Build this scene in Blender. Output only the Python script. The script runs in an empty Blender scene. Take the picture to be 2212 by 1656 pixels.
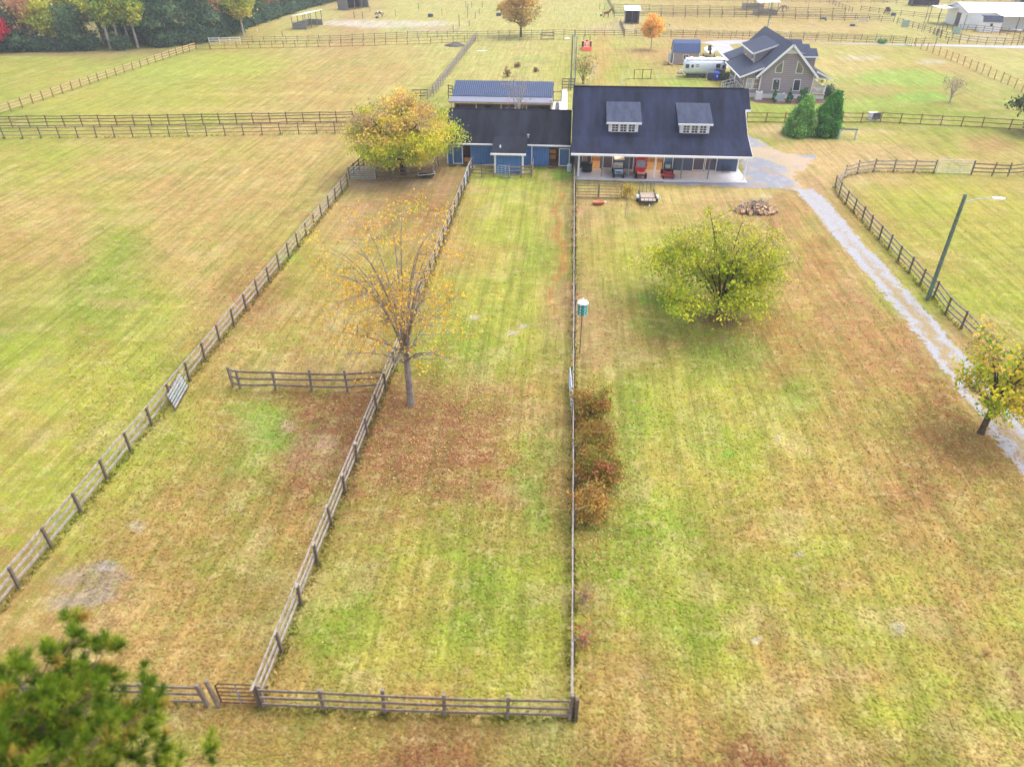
import bpy, math, random
import numpy as np
from mathutils import Vector, Matrix
R=math.radians
scene=bpy.context.scene
COL=scene.collection
# ---------------------------------------------------------------- camera, world, sun
CAMH=24.0; PITCH=math.atan(1028/1533.0); YAW=R(4.25)
cd=bpy.data.cameras.new('camera'); cam=bpy.data.objects.new('camera',cd); COL.objects.link(cam)
cam.location=(0,0,CAMH); cam.rotation_euler=(R(90)-PITCH,0,YAW)
cd.sensor_width=36; cd.lens=1533/2212*36; cd.clip_start=0.5; cd.clip_end=3000
scene.camera=cam
cd.dof.use_dof=True; cd.dof.focus_distance=62; cd.dof.aperture_fstop=.3
SUN_EL=R(62); SUN_AZ=R(62)      # azimuth of the sun measured from +Y towards +X
w=bpy.data.worlds.new('World'); scene.world=w; w.use_nodes=True
nt=w.node_tree; bg=nt.nodes['Background']
sky=nt.nodes.new('ShaderNodeTexSky'); sky.sky_type='NISHITA'; sky.sun_disc=False
sky.sun_elevation=SUN_EL; sky.sun_rotation=SUN_AZ; sky.air_density=1.0; sky.dust_density=3.5; sky.ozone_density=1.0
hs=nt.nodes.new('ShaderNodeHueSaturation'); hs.inputs['Saturation'].default_value=.5; nt.links.new(sky.outputs[0],hs.inputs['Color']); nt.links.new(hs.outputs[0],bg.inputs[0]); bg.inputs[1].default_value=0.15
sd=bpy.data.lights.new('sun','SUN'); sun=bpy.data.objects.new('sun',sd); COL.objects.link(sun)
sd.energy=0.7; sd.angle=R(60); sd.color=(1.0,0.95,0.86)
dv=Vector((math.sin(SUN_AZ)*math.cos(SUN_EL),math.cos(SUN_AZ)*math.cos(SUN_EL),math.sin(SUN_EL)))
sun.rotation_euler=dv.to_track_quat('Z','Y').to_euler()
scene.view_settings.view_transform='Standard'; scene.view_settings.look='None'
scene.view_settings.exposure=1.45; scene.view_settings.gamma=1.0
# ---------------------------------------------------------------- measuring helpers (photo pixel at 2212 wide -> ground point)
F=1533.;CX=1106.;CY=828.
ct,st=math.cos(PITCH),math.sin(PITCH); cy_,sy_=math.cos(YAW),math.sin(YAW)
def ray(x,y):
    u=x-CX;v=y-CY; fw=F*ct-v*st; dn=F*st+v*ct
    return (u*cy_-fw*sy_, u*sy_+fw*cy_, -dn)
def G(x,y,z=0.):
    r=ray(x,y); t=(z-CAMH)/r[2]; return (r[0]*t,r[1]*t)
def Pn(X,Y):   # numpy: ground point -> photo pixel
    u=X*cy_+Y*sy_; ww=-X*sy_+Y*cy_
    fz=np.maximum(ww*ct+CAMH*st,0.5); v=-ww*st+CAMH*ct
    return CX+F*u/fz, CY+F*v/fz
def za(x,y): return G(x/2.212/1.3562,y/2.212/1.3562)
def zb(x,y): return G((1000+x/2.212)/1.3562,y/2.212/1.3562)
def zc(x,y): return G((2000+x/2.212)/1.3562,y/2.212/1.3562)
def z4(x,y,z=0.): return G((950+x/2.949)/1.3562,(200+y/2.949)/1.3562,z)
def z5(x,y,z=0.): return G((1600+x/3.16)/1.3562,(200+y/3.16)/1.3562,z)
def z6(x,y): return G((1900+x/3.687)/1.3562,(60+y/3.687)/1.3562)
def z7(x,y): return G((2200+x/2.366)/1.3562,(250+y/2.366)/1.3562)
def zi(x,y): return G((1700+x/4.424)/1.3562,(y/4.424)/1.3562)
def zj(x,y): return G((950+x/4.424)/1.3562,(y/4.424)/1.3562)
def zk(x,y): return G((2150+x/4.916)/1.3562,(y/4.916)/1.3562)
def zl(x,y): return G((2550+x/4.916)/1.3562,(y/4.916)/1.3562)
def lin(c):
    return tuple(((v/255)/12.92 if v<=10 else (((v/255)+.055)/1.055)**2.4) for v in c)
# ---------------------------------------------------------------- materials
MATS={}
def mat(name,c,rough=.8,metal=0.,var=.25,scale=3.,stripe=None,bump=0.,attr=False,c2=None,spec=.3,em=0.,alpha=None,trans=0.,streak=None,detail=4.):
    if name in MATS: return MATS[name]
    m=bpy.data.materials.new(name); m.use_nodes=True; n=m.node_tree; N=n.nodes; L=n.links
    b=N['Principled BSDF']; b.inputs['Roughness'].default_value=rough; b.inputs['Metallic'].default_value=metal
    b.inputs['Specular IOR Level'].default_value=spec
    tc=N.new('ShaderNodeTexCoord')
    src=tc.outputs['Object']
    if streak:
        mp=N.new('ShaderNodeMapping'); mp.inputs['Scale'].default_value=streak; L.new(src,mp.inputs[0]); nsrc=mp.outputs[0]
    else: nsrc=src
    nz=N.new('ShaderNodeTexNoise'); nz.inputs['Scale'].default_value=scale; nz.inputs['Detail'].default_value=detail; nz.inputs['Roughness'].default_value=.65
    L.new(nsrc,nz.inputs['Vector'])
    if attr:
        a=N.new('ShaderNodeAttribute'); a.attribute_name='Col'; basec=a.outputs['Color']
    else:
        rgb=N.new('ShaderNodeRGB'); rgb.outputs[0].default_value=(*lin(c),1); basec=rgb.outputs[0]
    mr=N.new('ShaderNodeMapRange'); mr.inputs[1].default_value=.3; mr.inputs[2].default_value=.7
    L.new(nz.outputs['Fac'],mr.inputs[0])
    if c2:
        mx=N.new('ShaderNodeMix'); mx.data_type='RGBA'; L.new(mr.outputs[0],mx.inputs[0]); L.new(basec,mx.inputs[6]); mx.inputs[7].default_value=(*lin(c2),1)
        cur=mx.outputs[2]
    else:
        mr.inputs[3].default_value=1-var; mr.inputs[4].default_value=1+var
        vm=N.new('ShaderNodeVectorMath'); vm.operation='SCALE'; L.new(basec,vm.inputs[0]); L.new(mr.outputs[0],vm.inputs['Scale']); cur=vm.outputs[0]
    if stripe:
        ax,per,wd,dk=stripe   # axis, period, groove width fraction, darkness
        sx=N.new('ShaderNodeSeparateXYZ'); L.new(src,sx.inputs[0])
        m1=N.new('ShaderNodeMath'); m1.operation='DIVIDE'; L.new(sx.outputs['XYZ'.index(ax)],m1.inputs[0]); m1.inputs[1].default_value=per
        m2=N.new('ShaderNodeMath'); m2.operation='FRACT'; L.new(m1.outputs[0],m2.inputs[0])
        m3=N.new('ShaderNodeMath'); m3.operation='GREATER_THAN'; L.new(m2.outputs[0],m3.inputs[0]); m3.inputs[1].default_value=wd
        m4=N.new('ShaderNodeMapRange'); L.new(m3.outputs[0],m4.inputs[0]); m4.inputs[3].default_value=dk; m4.inputs[4].default_value=1
        v2=N.new('ShaderNodeVectorMath'); v2.operation='SCALE'; L.new(cur,v2.inputs[0]); L.new(m4.outputs[0],v2.inputs['Scale']); cur=v2.outputs[0]
    L.new(cur,b.inputs['Base Color'])
    if bump:
        bp=N.new('ShaderNodeBump'); bp.inputs['Strength'].default_value=bump; bp.inputs['Distance'].default_value=.03
        L.new(nz.outputs['Fac'],bp.inputs['Height']); L.new(bp.outputs[0],b.inputs['Normal'])
    if em:
        L.new(cur,b.inputs['Emission Color']); b.inputs['Emission Strength'].default_value=em
    if trans:
        tr=N.new('ShaderNodeBsdfTranslucent'); L.new(cur,tr.inputs[0]); ms=N.new('ShaderNodeMixShader'); ms.inputs[0].default_value=trans
        L.new(b.outputs[0],ms.inputs[1]); L.new(tr.outputs[0],ms.inputs[2]); L.new(ms.outputs[0],N['Material Output'].inputs[0])
    MATS[name]=m; return m
M=dict(
 wood=mat('weathered_wood',(146,132,120),.9,var=.45,scale=5,c2=(100,88,78)),
 wood_top=mat('bleached_wood',(176,168,162),.9,c2=(122,112,104),scale=4),
 wood_dark=mat('dark_wood',(104,92,82),.9,var=.35,scale=5),
 wood_brown=mat('brown_wood',(150,112,78),.9,c2=(112,86,66),scale=4),
 wood_tan=mat('tan_wood',(198,172,132),.9,c2=(160,132,98),scale=4),
 wood_orange=mat('new_wood',(186,132,84),.8,var=.2,scale=4),
 wood_green=mat('treated_post',(98,116,104),.9,var=.3,scale=5),
 galv=mat('galvanised_steel',(196,206,218),.45,.45,var=.15,scale=5,c2=(150,160,174)),
 rust=mat('rusty_steel',(108,70,60),.8,.1,var=.3,scale=6,c2=(80,60,56)),
 white=mat('white_trim',(232,230,232),.6,var=.04,scale=2),
 white_dirty=mat('dirty_white_trim',(214,212,212),.7,var=.1,scale=3),
 shingle=mat('dark_shingle',(45,51,76),.9,c2=(18,21,33),scale=.8,streak=(1,.22,.22),spec=.1,detail=8),
 shingle_black=mat('black_shingle',(42,46,58),.9,c2=(17,19,27),scale=.9,streak=(1,.2,.2),spec=.1,detail=8),
 shingle_blue=mat('blue_grey_shingle',(56,64,86),.9,c2=(44,51,70),scale=1.5,detail=8),
 shingle_pale=mat('worn_shingle',(66,74,98),.9,c2=(38,44,62),scale=1.2,streak=(1.4,.4,.4),detail=8),
 metal_blue=mat('ribbed_blue_metal_roof',(40,56,88),.55,.1,var=.15,scale=1),
 metal_grey=mat('grey_metal_roof',(120,122,138),.5,.2,var=.06,scale=2),
 siding_blue=mat('blue_board_siding',(78,118,174),.75,var=.14,scale=1.2,stripe=('X',.31,.1,.62)),
 siding_navy=mat('slate_board_siding',(80,94,124),.75,var=.12,scale=1.2,stripe=('X',.5,.06,.6)),
 siding_taupe=mat('taupe_lap_siding',(154,142,144),.8,var=.06,scale=1.5,stripe=('Z',.3,.2,.66)),
 siding_beige=mat('tan_shed_siding',(156,144,142),.8,var=.06,scale=1.5),
 panel_blue=mat('blue_door_panel',(72,102,142),.8,var=.1,scale=2),
 panel_dark=mat('plum_door_panel',(84,80,98),.8,var=.1,scale=2),
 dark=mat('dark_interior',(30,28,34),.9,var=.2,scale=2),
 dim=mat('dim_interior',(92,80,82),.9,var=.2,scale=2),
 black=mat('black_plastic',(26,27,31),.5,var=.15,scale=8),
 tyre=mat('black_rubber',(30,30,33),.85,var=.15,scale=12),
 chrome=mat('chrome_rim',(190,194,200),.3,.7,var=.1,scale=9),
 concrete=mat('pale_concrete',(216,212,216),.85,c2=(196,192,198),scale=1.1,detail=8),
 concrete_far=mat('white_concrete',(166,164,170),.85,c2=(150,148,152),scale=.4,detail=8),
 glass=mat('window_glass',(52,58,74),.12,var=.2,scale=1.5,spec=.8),
 glass_green=mat('reflecting_glass',(104,108,84),.15,var=.3,scale=1.5,spec=.8),
 glass_pale=mat('blinds_behind_glass',(176,172,174),.2,var=.1,scale=2,spec=.6),
 glass_warm=mat('curtained_glass',(150,128,118),.2,var=.15,scale=2,spec=.6),
 red=mat('red_paint',(226,30,32),.35,var=.06,scale=2,spec=.5),
 maroon=mat('maroon_paint',(150,30,52),.4,var=.1,scale=4,spec=.5),
 orange=mat('orange_paint',(222,72,44),.4,var=.06,scale=2,spec=.5),
 graphic=mat('blue_white_graphic',(60,130,190),.4,scale=9,c2=(222,232,240),spec=.5),
 cream=mat('cream_canopy',(226,218,212),.6,var=.06,scale=3),
 aluminium=mat('polished_aluminium',(222,226,236),.35,.3,var=.1,scale=.8),
 blue_bin=mat('blue_plastic',(32,66,200),.45,var=.08,scale=4),
 slate_bin=mat('slate_plastic',(66,82,104),.5,var=.08,scale=4),
 acunit=mat('pale_metal_casing',(176,188,190),.6,var=.12,scale=6),
 mulch=mat('red_brown_mulch',(112,78,74),.95,c2=(84,58,58),scale=8),
 green_box=mat('teal_plastic',(62,138,130),.5,var=.15,scale=8),
 terracotta=mat('terracotta_plastic',(190,122,86),.6,var=.12,scale=5),
 planks=mat('deck_planks',(176,160,146),.85,c2=(146,132,120),scale=4,stripe=('X',.16,.1,.6)),
 mesh=mat('dark_mesh',(92,92,92),.7,.3,var=.2,scale=20),
 greypost=mat('grey_post',(128,128,130),.8,var=.2,scale=4),
 inside_dark=mat('dark_stable_boards',(112,76,50),.7,var=.2,scale=2,stripe=('Z',.3,.1,.6)),
 stain=mat('stained_board',(206,140,72),.7,var=.15,scale=3),
 inside_warm=mat('varnished_boards',(176,140,98),.6,var=.2,scale=2,stripe=('Z',.3,.1,.6)),
 straw=mat('aisle_floor',(196,172,132),.85,var=.15,scale=3),
 siding_white=mat('white_ribbed_metal',(222,226,232),.5,.1,var=.05,scale=.6,stripe=('X',.6,.15,.9)),
 log=mat('sawn_log_face',(226,190,146),.85,c2=(168,120,84),scale=5),
 bark=mat('log_bark',(158,142,132),.95,c2=(112,94,84),scale=6,bump=.4),
 bark_grey=mat('grey_bark',(186,176,170),.95,c2=(138,128,122),scale=4,bump=.3),
 bark_brown=mat('brown_bark',(98,78,66),.95,c2=(64,50,42),scale=4,bump=.3),
 leaf=mat('leaf',(0,0,0),.7,var=.12,scale=1.2,attr=True,trans=.35,spec=.15),
 bay=mat('bay_coat',(122,62,44),.6,var=.1,scale=3),
 pinto=mat('pinto_coat',(92,54,44),.6,c2=(222,216,214),scale=1.6,detail=0),
 dkhorse=mat('dark_bay_coat',(78,44,42),.6,var=.15,scale=3),
 roan=mat('roan_coat',(150,118,108),.6,var=.15,scale=3),
 mane=mat('dark_mane',(44,30,28),.8,var=.2,scale=10),
 blanket=mat('dark_blanket',(48,44,70),.8,var=.2,scale=6),
 tack=mat('brown_cloth',(168,124,78),.8,var=.2,scale=6),
 rubbish=mat('white_plastic',(226,224,224),.6,var=.06,scale=4),
 hay=mat('pale_hay',(196,184,150),.95,c2=(168,150,112),scale=8),
 pvc=mat('white_pipe',(230,228,226),.5,var=.04,scale=3),
 teal=mat('green_mesh',(150,176,160),.7,var=.2,scale=6),
 stone=mat('pale_stone',(206,200,190),.9,c2=(176,166,154),scale=6),
)
# ---------------------------------------------------------------- mesh builder
class MB:
    def __init__(s): s.v=[]; s.f=[]
    def add(s,vs,fs):
        o=len(s.v); s.v+= [tuple(p) for p in vs]; s.f+=[tuple(i+o for i in f) for f in fs]; return s
    def box(s,x0,x1,y0,y1,z0,z1):
        return s.add([(x0,y0,z0),(x1,y0,z0),(x1,y1,z0),(x0,y1,z0),(x0,y0,z1),(x1,y0,z1),(x1,y1,z1),(x0,y1,z1)],
          [(3,2,1,0),(4,5,6,7),(0,1,5,4),(1,2,6,5),(2,3,7,6),(3,0,4,7)])
    def prism(s,pts,d):   # planar polygon pts (3D), extruded by vector d
        n=len(pts); d=Vector(d); a=[Vector(p) for p in pts]; b=[p+d for p in a]
        return s.add(a+b,[tuple(range(n-1,-1,-1)),tuple(range(n,2*n))]+[(i,(i+1)%n,(i+1)%n+n,i+n) for i in range(n)])
    def bar(s,p,q,wd,h,up=(0,0,1)):   # rectangular bar from p to q
        p=Vector(p);q=Vector(q); d=(q-p); 
        if d.length<1e-6: return s
        d.normalize(); up=Vector(up); side=d.cross(up)
        if side.length<1e-4: side=d.cross(Vector((1,0,0)))
        side.normalize(); u=side.cross(d).normalized(); a=side*wd/2; b=u*h/2
        return s.add([p-a-b,p+a-b,p+a+b,p-a+b,q-a-b,q+a-b,q+a+b,q-a+b],
          [(0,1,2,3),(7,6,5,4),(0,4,5,1),(1,5,6,2),(2,6,7,3),(3,7,4,0)])
    def tube(s,p,q,r0,r1=None,n=8,cap=True):
        if r1 is None: r1=r0
        p=Vector(p);q=Vector(q); d=(q-p)
        if d.length<1e-6: return s
        d.normalize(); a=d.orthogonal().normalized(); b=d.cross(a)
        vs=[]
        for k in range(n):
            t=2*math.pi*k/n; o=a*math.cos(t)+b*math.sin(t); vs+= [p+o*r0,q+o*r1]
        fs=[(2*k,2*((k+1)%n),2*((k+1)%n)+1,2*k+1) for k in range(n)]
        if cap: fs+=[tuple(2*k for k in range(n-1,-1,-1)),tuple(2*k+1 for k in range(n))]
        return s.add(vs,fs)
    def path(s,pts,r,n=6):
        for a,b in zip(pts[:-1],pts[1:]): s.tube(a,b,r,r,n)
        return s
    def lathe(s,prof,c=(0,0,0),n=16,axis='z'):
        vs=[];m=len(prof)
        for k in range(n):
            t=2*math.pi*k/n
            for (r,z) in prof:
                x,y=r*math.cos(t),r*math.sin(t)
                vs.append({'z':(c[0]+x,c[1]+y,c[2]+z),'x':(c[0]+z,c[1]+x,c[2]+y),'y':(c[0]+x,c[1]+z,c[2]+y)}[axis])
        fs=[(k*m+i,((k+1)%n)*m+i,((k+1)%n)*m+i+1,k*m+i+1) for k in range(n) for i in range(m-1)]
        return s.add(vs,fs)
    def loft(s,rings,cap=True):
        n=len(rings[0]); vs=[p for r in rings for p in r]
        fs=[(i*n+k,i*n+(k+1)%n,(i+1)*n+(k+1)%n,(i+1)*n+k) for i in range(len(rings)-1) for k in range(n)]
        if cap: fs+=[tuple(range(n-1,-1,-1)),tuple((len(rings)-1)*n+k for k in range(n))]
        return s.add(vs,fs)
    def build(s,name,m,parent=None,world=False,bevel=0.,smooth=False,loc=None):
        me=bpy.data.meshes.new(name); v=s.v
        if world and parent is not None:
            l=parent.location; v=[(a-l[0],b-l[1],c-l[2]) for a,b,c in v]
        me.from_pydata(v,[],s.f); me.materials.append(M[m] if isinstance(m,str) else m)
        if smooth: me.polygons.foreach_set('use_smooth',[True]*len(me.polygons))
        me.update()
        o=bpy.data.objects.new(name,me); COL.objects.link(o)
        if parent: o.parent=parent
        if loc: o.location=loc
        if bevel:
            b=o.modifiers.new('b','BEVEL'); b.width=bevel; b.segments=2; b.limit_method='ANGLE'
        return o
def tag(o,label=None,cat=None,group=None,kind=None):
    if label: o['label']=label
    if cat: o['category']=cat
    if group: o['group']=group
    if kind: o['kind']=kind
    return o
def empty(name,loc,rz=0,label=None,cat=None,group=None):
    o=bpy.data.objects.new(name,None); COL.objects.link(o); o.empty_display_size=.3
    o.location=(loc[0],loc[1],loc[2] if len(loc)>2 else 0); o.rotation_euler=(0,0,rz)
    return tag(o,label,cat,group)
def copy_tree(o,parent=None):
    c=o.copy(); COL.objects.link(c)
    if parent: c.parent=parent
    for ch in [x for x in o.children]: copy_tree(ch,c)
    return c
# ---------------------------------------------------------------- numpy noise
def vn(x,y,s,seed=0):
    x=x/s;y=y/s; xi=np.floor(x).astype(np.int64); yi=np.floor(y).astype(np.int64); fx=x-xi; fy=y-yi
    fx=fx*fx*(3-2*fx); fy=fy*fy*(3-2*fy)
    def h(a,b):
        n=(a*374761393+b*668265263+seed*1442695041)&0x7fffffff; n=(n^(n>>13))*1274126177&0x7fffffff
        return ((n^(n>>16))&0xffff)/65535.
    return (h(xi,yi)*(1-fx)+h(xi+1,yi)*fx)*(1-fy)+(h(xi,yi+1)*(1-fx)+h(xi+1,yi+1)*fx)*fy
def fb(x,y,s,seed=0,o=4):
    r=0;a=.5;t=0
    for k in range(o): r=r+a*vn(x,y,s/2**k,seed+k*17); t+=a; a*=.55
    return r/t
# ---------------------------------------------------------------- ground: one sheet, grass colours by patch
PAL=dict(a=(206,198,122),y=(180,178,76),g=(144,162,58),G=(140,186,66),t=(200,170,106),T=(222,190,140),
         b=(184,154,88),B=(158,110,74),o=(158,148,72),s=(228,220,206),p=(194,154,116),d=(120,110,74),D=(128,88,62))
GRID=[
 "ddddotapaaaaaatttttaat",
 "yyggyytttaaayytyaaayta",
 "gyyyytttagyaaaaagggggg",
 "yyttttttppygggyygTTtyt",
 "ttyttttpBByypttpptbyyy",
 "btgttbytbtygbyyybbtyyy",
 "bggytBbbboyypogbbbpyyy",
 "gyyybtbtoggypoogobbppy",
 "yyyyboBBBBobbgyyygbbBb",
 "yyyybGBBBBBbbgygyybbbb",
 "yyybboBBBBBBbgyyybbBbb",
 "bybbbobobooggggobyybbo",
 "bobboobgyggyogyoyobybb",
 "bptbbbggyggyoygybyybby",
 "btbttbgyyyyybbyybbbybb",
 "bgggobbobboobtboobyyby",
 "tttbtybbBBboBbbBBbboot",
]
def ground_color(X,Y):
    wx=X+ (fb(X,Y,6,3)-.5)*3.5; wy=Y+(fb(X,Y,6,9)-.5)*3.5
    px,py=Pn(wx,wy)
    tab=np.array([[lin(PAL[c]) for c in row] for row in GRID])
    gx=np.clip((px-50)/100,0,len(GRID[0])-1.001); gy=np.clip((py-50)/100,0,len(GRID)-1.001)
    ix=gx.astype(int);iy=gy.astype(int);fx=(gx-ix)[:,None];fy=(gy-iy)[:,None]
    C=(tab[iy,ix]*(1-fx)+tab[iy,ix+1]*fx)*(1-fy)+(tab[iy+1,ix]*(1-fx)+tab[iy+1,ix+1]*fx)*fy
    # breakup between greener and browner grass
    n1=fb(X,Y,5,21,5); n2=fb(X*.8,Y,1.6,33,3); n=(.6*n1+.4*n2-.5)
    gr=np.array(lin((150,168,62)));br=np.array(lin((192,150,96))); pale=np.array(lin((220,198,140)))
    a=np.clip(n*2.2,0,.35)[:,None]; b=np.clip(-n*2.4,0,.38)[:,None]
    C=C*(1-a)+gr*a; C=C*(1-b)+br*b
    n3=fb(X,Y,2.2,55,3); c=np.clip((n3-.6)*3,0,.35)[:,None]; C=C*(1-c)+pale*c
    def blob(cx,cy,rx,ry,col,st=1.,soft=.6):
        nonlocal C
        q=((px-cx)/rx)**2+((py-cy)/ry)**2+(fb(X,Y,1.1,int(cx)+7,3)-.5)*1.4
        m=np.clip((1.1-q)/soft,0,1)*st; m=m[:,None]; C=C*(1-m)+np.array(lin(col))*m
    VG=(128,192,58); LB=(156,114,80); DK=(118,84,62); SD=(226,214,200); TN=(218,190,150); MG=(140,160,64)
    for t in [(555,905,70,40,(148,182,66),.5),(490,880,40,18,VG,.25),(610,960,40,25,VG,.35),(880,960,230,150,LB,.75,.8),(1050,880,90,60,LB,.4),
      (1430,655,45,22,(108,178,30),.7),(1365,655,14,10,VG,.7),(1550,690,65,18,DK,.8),(1420,700,90,35,MG,.55),(1560,770,150,50,MG,.45),
      (1180,1010,55,120,(122,150,52),.5),(1180,1100,40,70,(128,158,56),.5),(1340,980,40,120,(140,156,66),.5),(1290,1140,60,22,(128,150,60),.6),
      (180,1268,72,36,(182,158,136),.85),(190,1245,30,12,(196,188,190),.7),(130,1318,45,32,(186,168,154),.75),(185,1365,38,12,(226,186,124),.8),
      (310,1145,32,12,(206,190,168),.7),(740,948,34,22,(220,190,160),.7),(615,925,34,10,(214,184,150),.7),(700,970,100,50,(186,150,120),.4),
      (850,398,80,3,SD,.8),(900,393,60,2.5,SD,.8),(780,403,30,3,SD,.7),(860,395,190,28,(184,144,108),.7),(960,372,70,22,(172,134,100),.7),
      (1213,520,9,140,(192,122,68),.65),(1213,620,8,80,(196,140,84),.5),(1236,800,9,600,(138,128,70),.45),
      (1048,683,11,6,SD,.9,.3),(1136,697,10,5,SD,.9,.3),(1115,711,7,4,SD,.9,.3),(620,205,260,5,(220,196,120),.5),
      (230,210,250,45,(196,190,92),.4),(450,140,220,28,(186,196,84),.55),(300,160,160,25,(184,196,90),.45),(500,240,260,8,(214,188,120),.5),
      (850,53,150,9,SD,.8),(770,50,80,8,SD,.7),(920,64,100,8,(206,180,156),.7),(860,62,50,4,(180,200,110),.7),
      (1390,60,0.1,.1,SD,0),(1330,62,70,10,(206,184,160),.6),(1335,30,60,5,(200,210,120),.5),(1312,5,8,30,(140,190,80),.35),
      (1600,85,230,10,(218,176,128),.6),(1620,62,300,10,(220,190,140),.5),(1300,120,28,60,(212,166,104),.6),(1400,115,90,12,(206,160,110),.6),
      (1360,45,40,8,(210,180,150),.5),(1955,170,120,22,(150,204,84),.6),(2000,212,70,14,(130,200,76),.6),(1800,225,190,14,(170,196,92),.6),
      (1880,195,100,18,(190,168,104),.5),(1800,140,200,20,(216,186,124),.5),(1870,125,50,5,SD,.5),(2010,133,40,6,SD,.6),
      (1700,283,80,16,(222,192,148),.7),(1880,290,70,10,(226,196,148),.6),(1800,320,170,16,(218,182,130),.5),(1660,285,50,14,(214,180,130),.6),
      (1760,370,60,60,(212,174,124),.6),(1930,300,100,12,(200,186,96),.5),(2130,312,60,18,(190,144,96),.7),(2000,400,90,10,(196,152,100),.4),
      (1990,430,160,40,(184,184,66),.45),(2120,640,120,40,(172,182,62),.5),(1870,560,30,30,(190,140,88),.4),(2150,480,90,90,(200,184,84),.4),
      (1700,470,60,60,(184,136,92),.65),(1770,560,50,60,(178,126,82),.6),(1830,680,70,60,(182,130,88),.55),(1900,760,80,60,(178,126,82),.55),(2010,930,60,60,(172,122,78),.5),(1700,640,50,60,(190,146,104),.45),(1800,330,200,26,(210,172,120),.5),(1900,345,200,14,(216,182,136),.5),(1690,275,90,12,(212,176,130),.6),(2125,82,62,9,(206,188,160),.75),(1755,400,20,30,(190,150,120),.6),(1700,760,45,110,(178,130,78),.45),(1650,700,60,30,(182,132,80),.4),(1780,580,60,50,(188,138,88),.5),(1880,720,70,50,(190,138,92),.5),
      (1980,820,80,40,(178,128,78),.5),(2060,960,60,70,(178,128,78),.4),(1430,560,60,60,(186,180,96),.3),(1620,520,50,30,(196,160,104),.4),
      (1500,420,210,14,(212,186,126),.6),(1550,1610,60,40,(150,104,74),.6),(1430,1640,50,16,(158,110,80),.5),(1560,1380,30,20,(170,120,88),.5),
      (2200,1500,25,50,(152,112,78),.6),(2130,1420,30,18,(160,118,84),.5),(1740,885,60,20,(190,196,110),.4),(1500,930,60,90,(184,182,100),.35),
      (1600,980,70,60,(168,180,60),.35),(1700,900,60,50,(180,176,84),.35),(1450,1200,60,60,(188,186,100),.35),(1560,970,18,7,VG,.6),
      (1905,1345,14,8,SD,.6),(1760,1170,10,5,SD,.7),(1625,1390,9,9,(206,206,200),.6),(1700,940,12,5,SD,.6),
      (90,640,120,40,(184,186,92),.4),(180,830,150,60,(182,184,70),.4),(60,760,60,30,(178,188,66),.5),(330,700,100,40,(190,190,96),.4),
      (560,480,90,30,(200,188,104),.4),(560,590,60,22,(180,128,88),.5),(640,470,50,20,(180,138,90),.5),(560,660,50,40,(178,132,90),.45),
      (480,740,60,18,(180,134,92),.5),(620,560,30,10,(170,196,80),.6),(340,240,0.1,0.1,SD,0),(20,1160,40,20,(168,190,40),.5),
      (110,870,60,20,(178,188,74),.5),(250,650,60,15,(206,178,120),.5),(100,560,90,20,(190,150,104),.45),(240,470,160,20,(214,184,124),.5),
      (1060,390,60,14,(160,190,70),.5),(1225,375,30,12,(120,190,50),.65),(1045,345,0.1,0.1,SD,0),(1100,420,40,20,(178,190,96),.4),
      (640,1560,70,20,(150,164,64),.4),(560,1560,60,20,(158,136,80),.4),(950,1590,120,30,(164,124,82),.5),(420,1570,90,40,(160,168,70),.45),
      (1660,235,60,14,(176,196,84),.5),(1480,180,60,14,(150,196,70),.6),(1405,165,60,12,(190,200,96),.5),(1000,150,0.1,0.1,SD,0),
      (1160,135,30,5,(196,156,120),.5),(1140,128,50,8,(150,184,84),.5),(1640,430,25,3,SD,.5),(1285,152,8,18,(196,170,150),.7),
      (560,40,60,5,(212,190,150),.4),(700,30,60,14,(200,200,120),.5),(130,118,300,5,(168,142,110),.7),(300,112,120,4,(150,120,96),.6),
      (60,128,80,6,(178,196,90),.5),(2050,98,120,3,(190,180,120),.3)]:
        if t[6-1]>0: blob(*t)
    # mown stripes down the two narrow paddocks
    s=(np.sin(X*2.6+ (fb(X,Y,9,77)-.5)*3)*.5+.5)*((X>-10)&(X<22)&(Y>14)&(Y<74))
    C=C*(1+ (.10*(s-.5))[:,None])
    return C
def gridax(lo,hi,near,far,d0,grow):
    r=[0.];
    while r[-1]<hi: r.append(r[-1]+max(d0,abs(r[-1]-0)*grow if abs(r[-1])>near else d0))
    l=[0.]
    while l[-1]>lo: l.append(l[-1]-max(d0,abs(l[-1])*grow if abs(l[-1])>near else d0))
    return np.array(sorted(set(l+r)))
gxs=gridax(-900,900,36,0,.36,.0105); 
gys=[-60.,-30,-12,0,4]
while gys[-1]<1500: gys.append(gys[-1]+ (.28 if gys[-1]<22 else gys[-1]*.0118))
gys=np.array(gys)
XX,YY=np.meshgrid(gxs,gys); nx,ny=len(gxs),len(gys)
X=XX.ravel();Y=YY.ravel()
Z=(fb(X,Y,14,5)-.5)*.10*np.clip((150-Y)/60,0,1)*np.clip((Y-2)/6,0,1)*0
me=bpy.data.meshes.new('ground')
me.vertices.add(nx*ny); me.vertices.foreach_set('co',np.stack([X,Y,Z],1).ravel())
ii=(np.arange(ny-1)[:,None]*nx+np.arange(nx-1)[None,:]).ravel()
q=np.stack([ii,ii+1,ii+1+nx,ii+nx],1).ravel()
me.loops.add(len(q)); me.loops.foreach_set('vertex_index',q.astype(np.int32))
me.polygons.add(len(ii)); me.polygons.foreach_set('loop_start',(np.arange(len(ii))*4).astype(np.int32)); me.polygons.foreach_set('loop_total',np.full(len(ii),4,np.int32))
me.update(calc_edges=True)
ca=me.color_attributes.new('Col','FLOAT_COLOR','POINT')
C=ground_color(X,Y); ca.data.foreach_set('color',np.concatenate([C,np.ones((len(C),1))],1).astype(np.float32).ravel())
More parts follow.
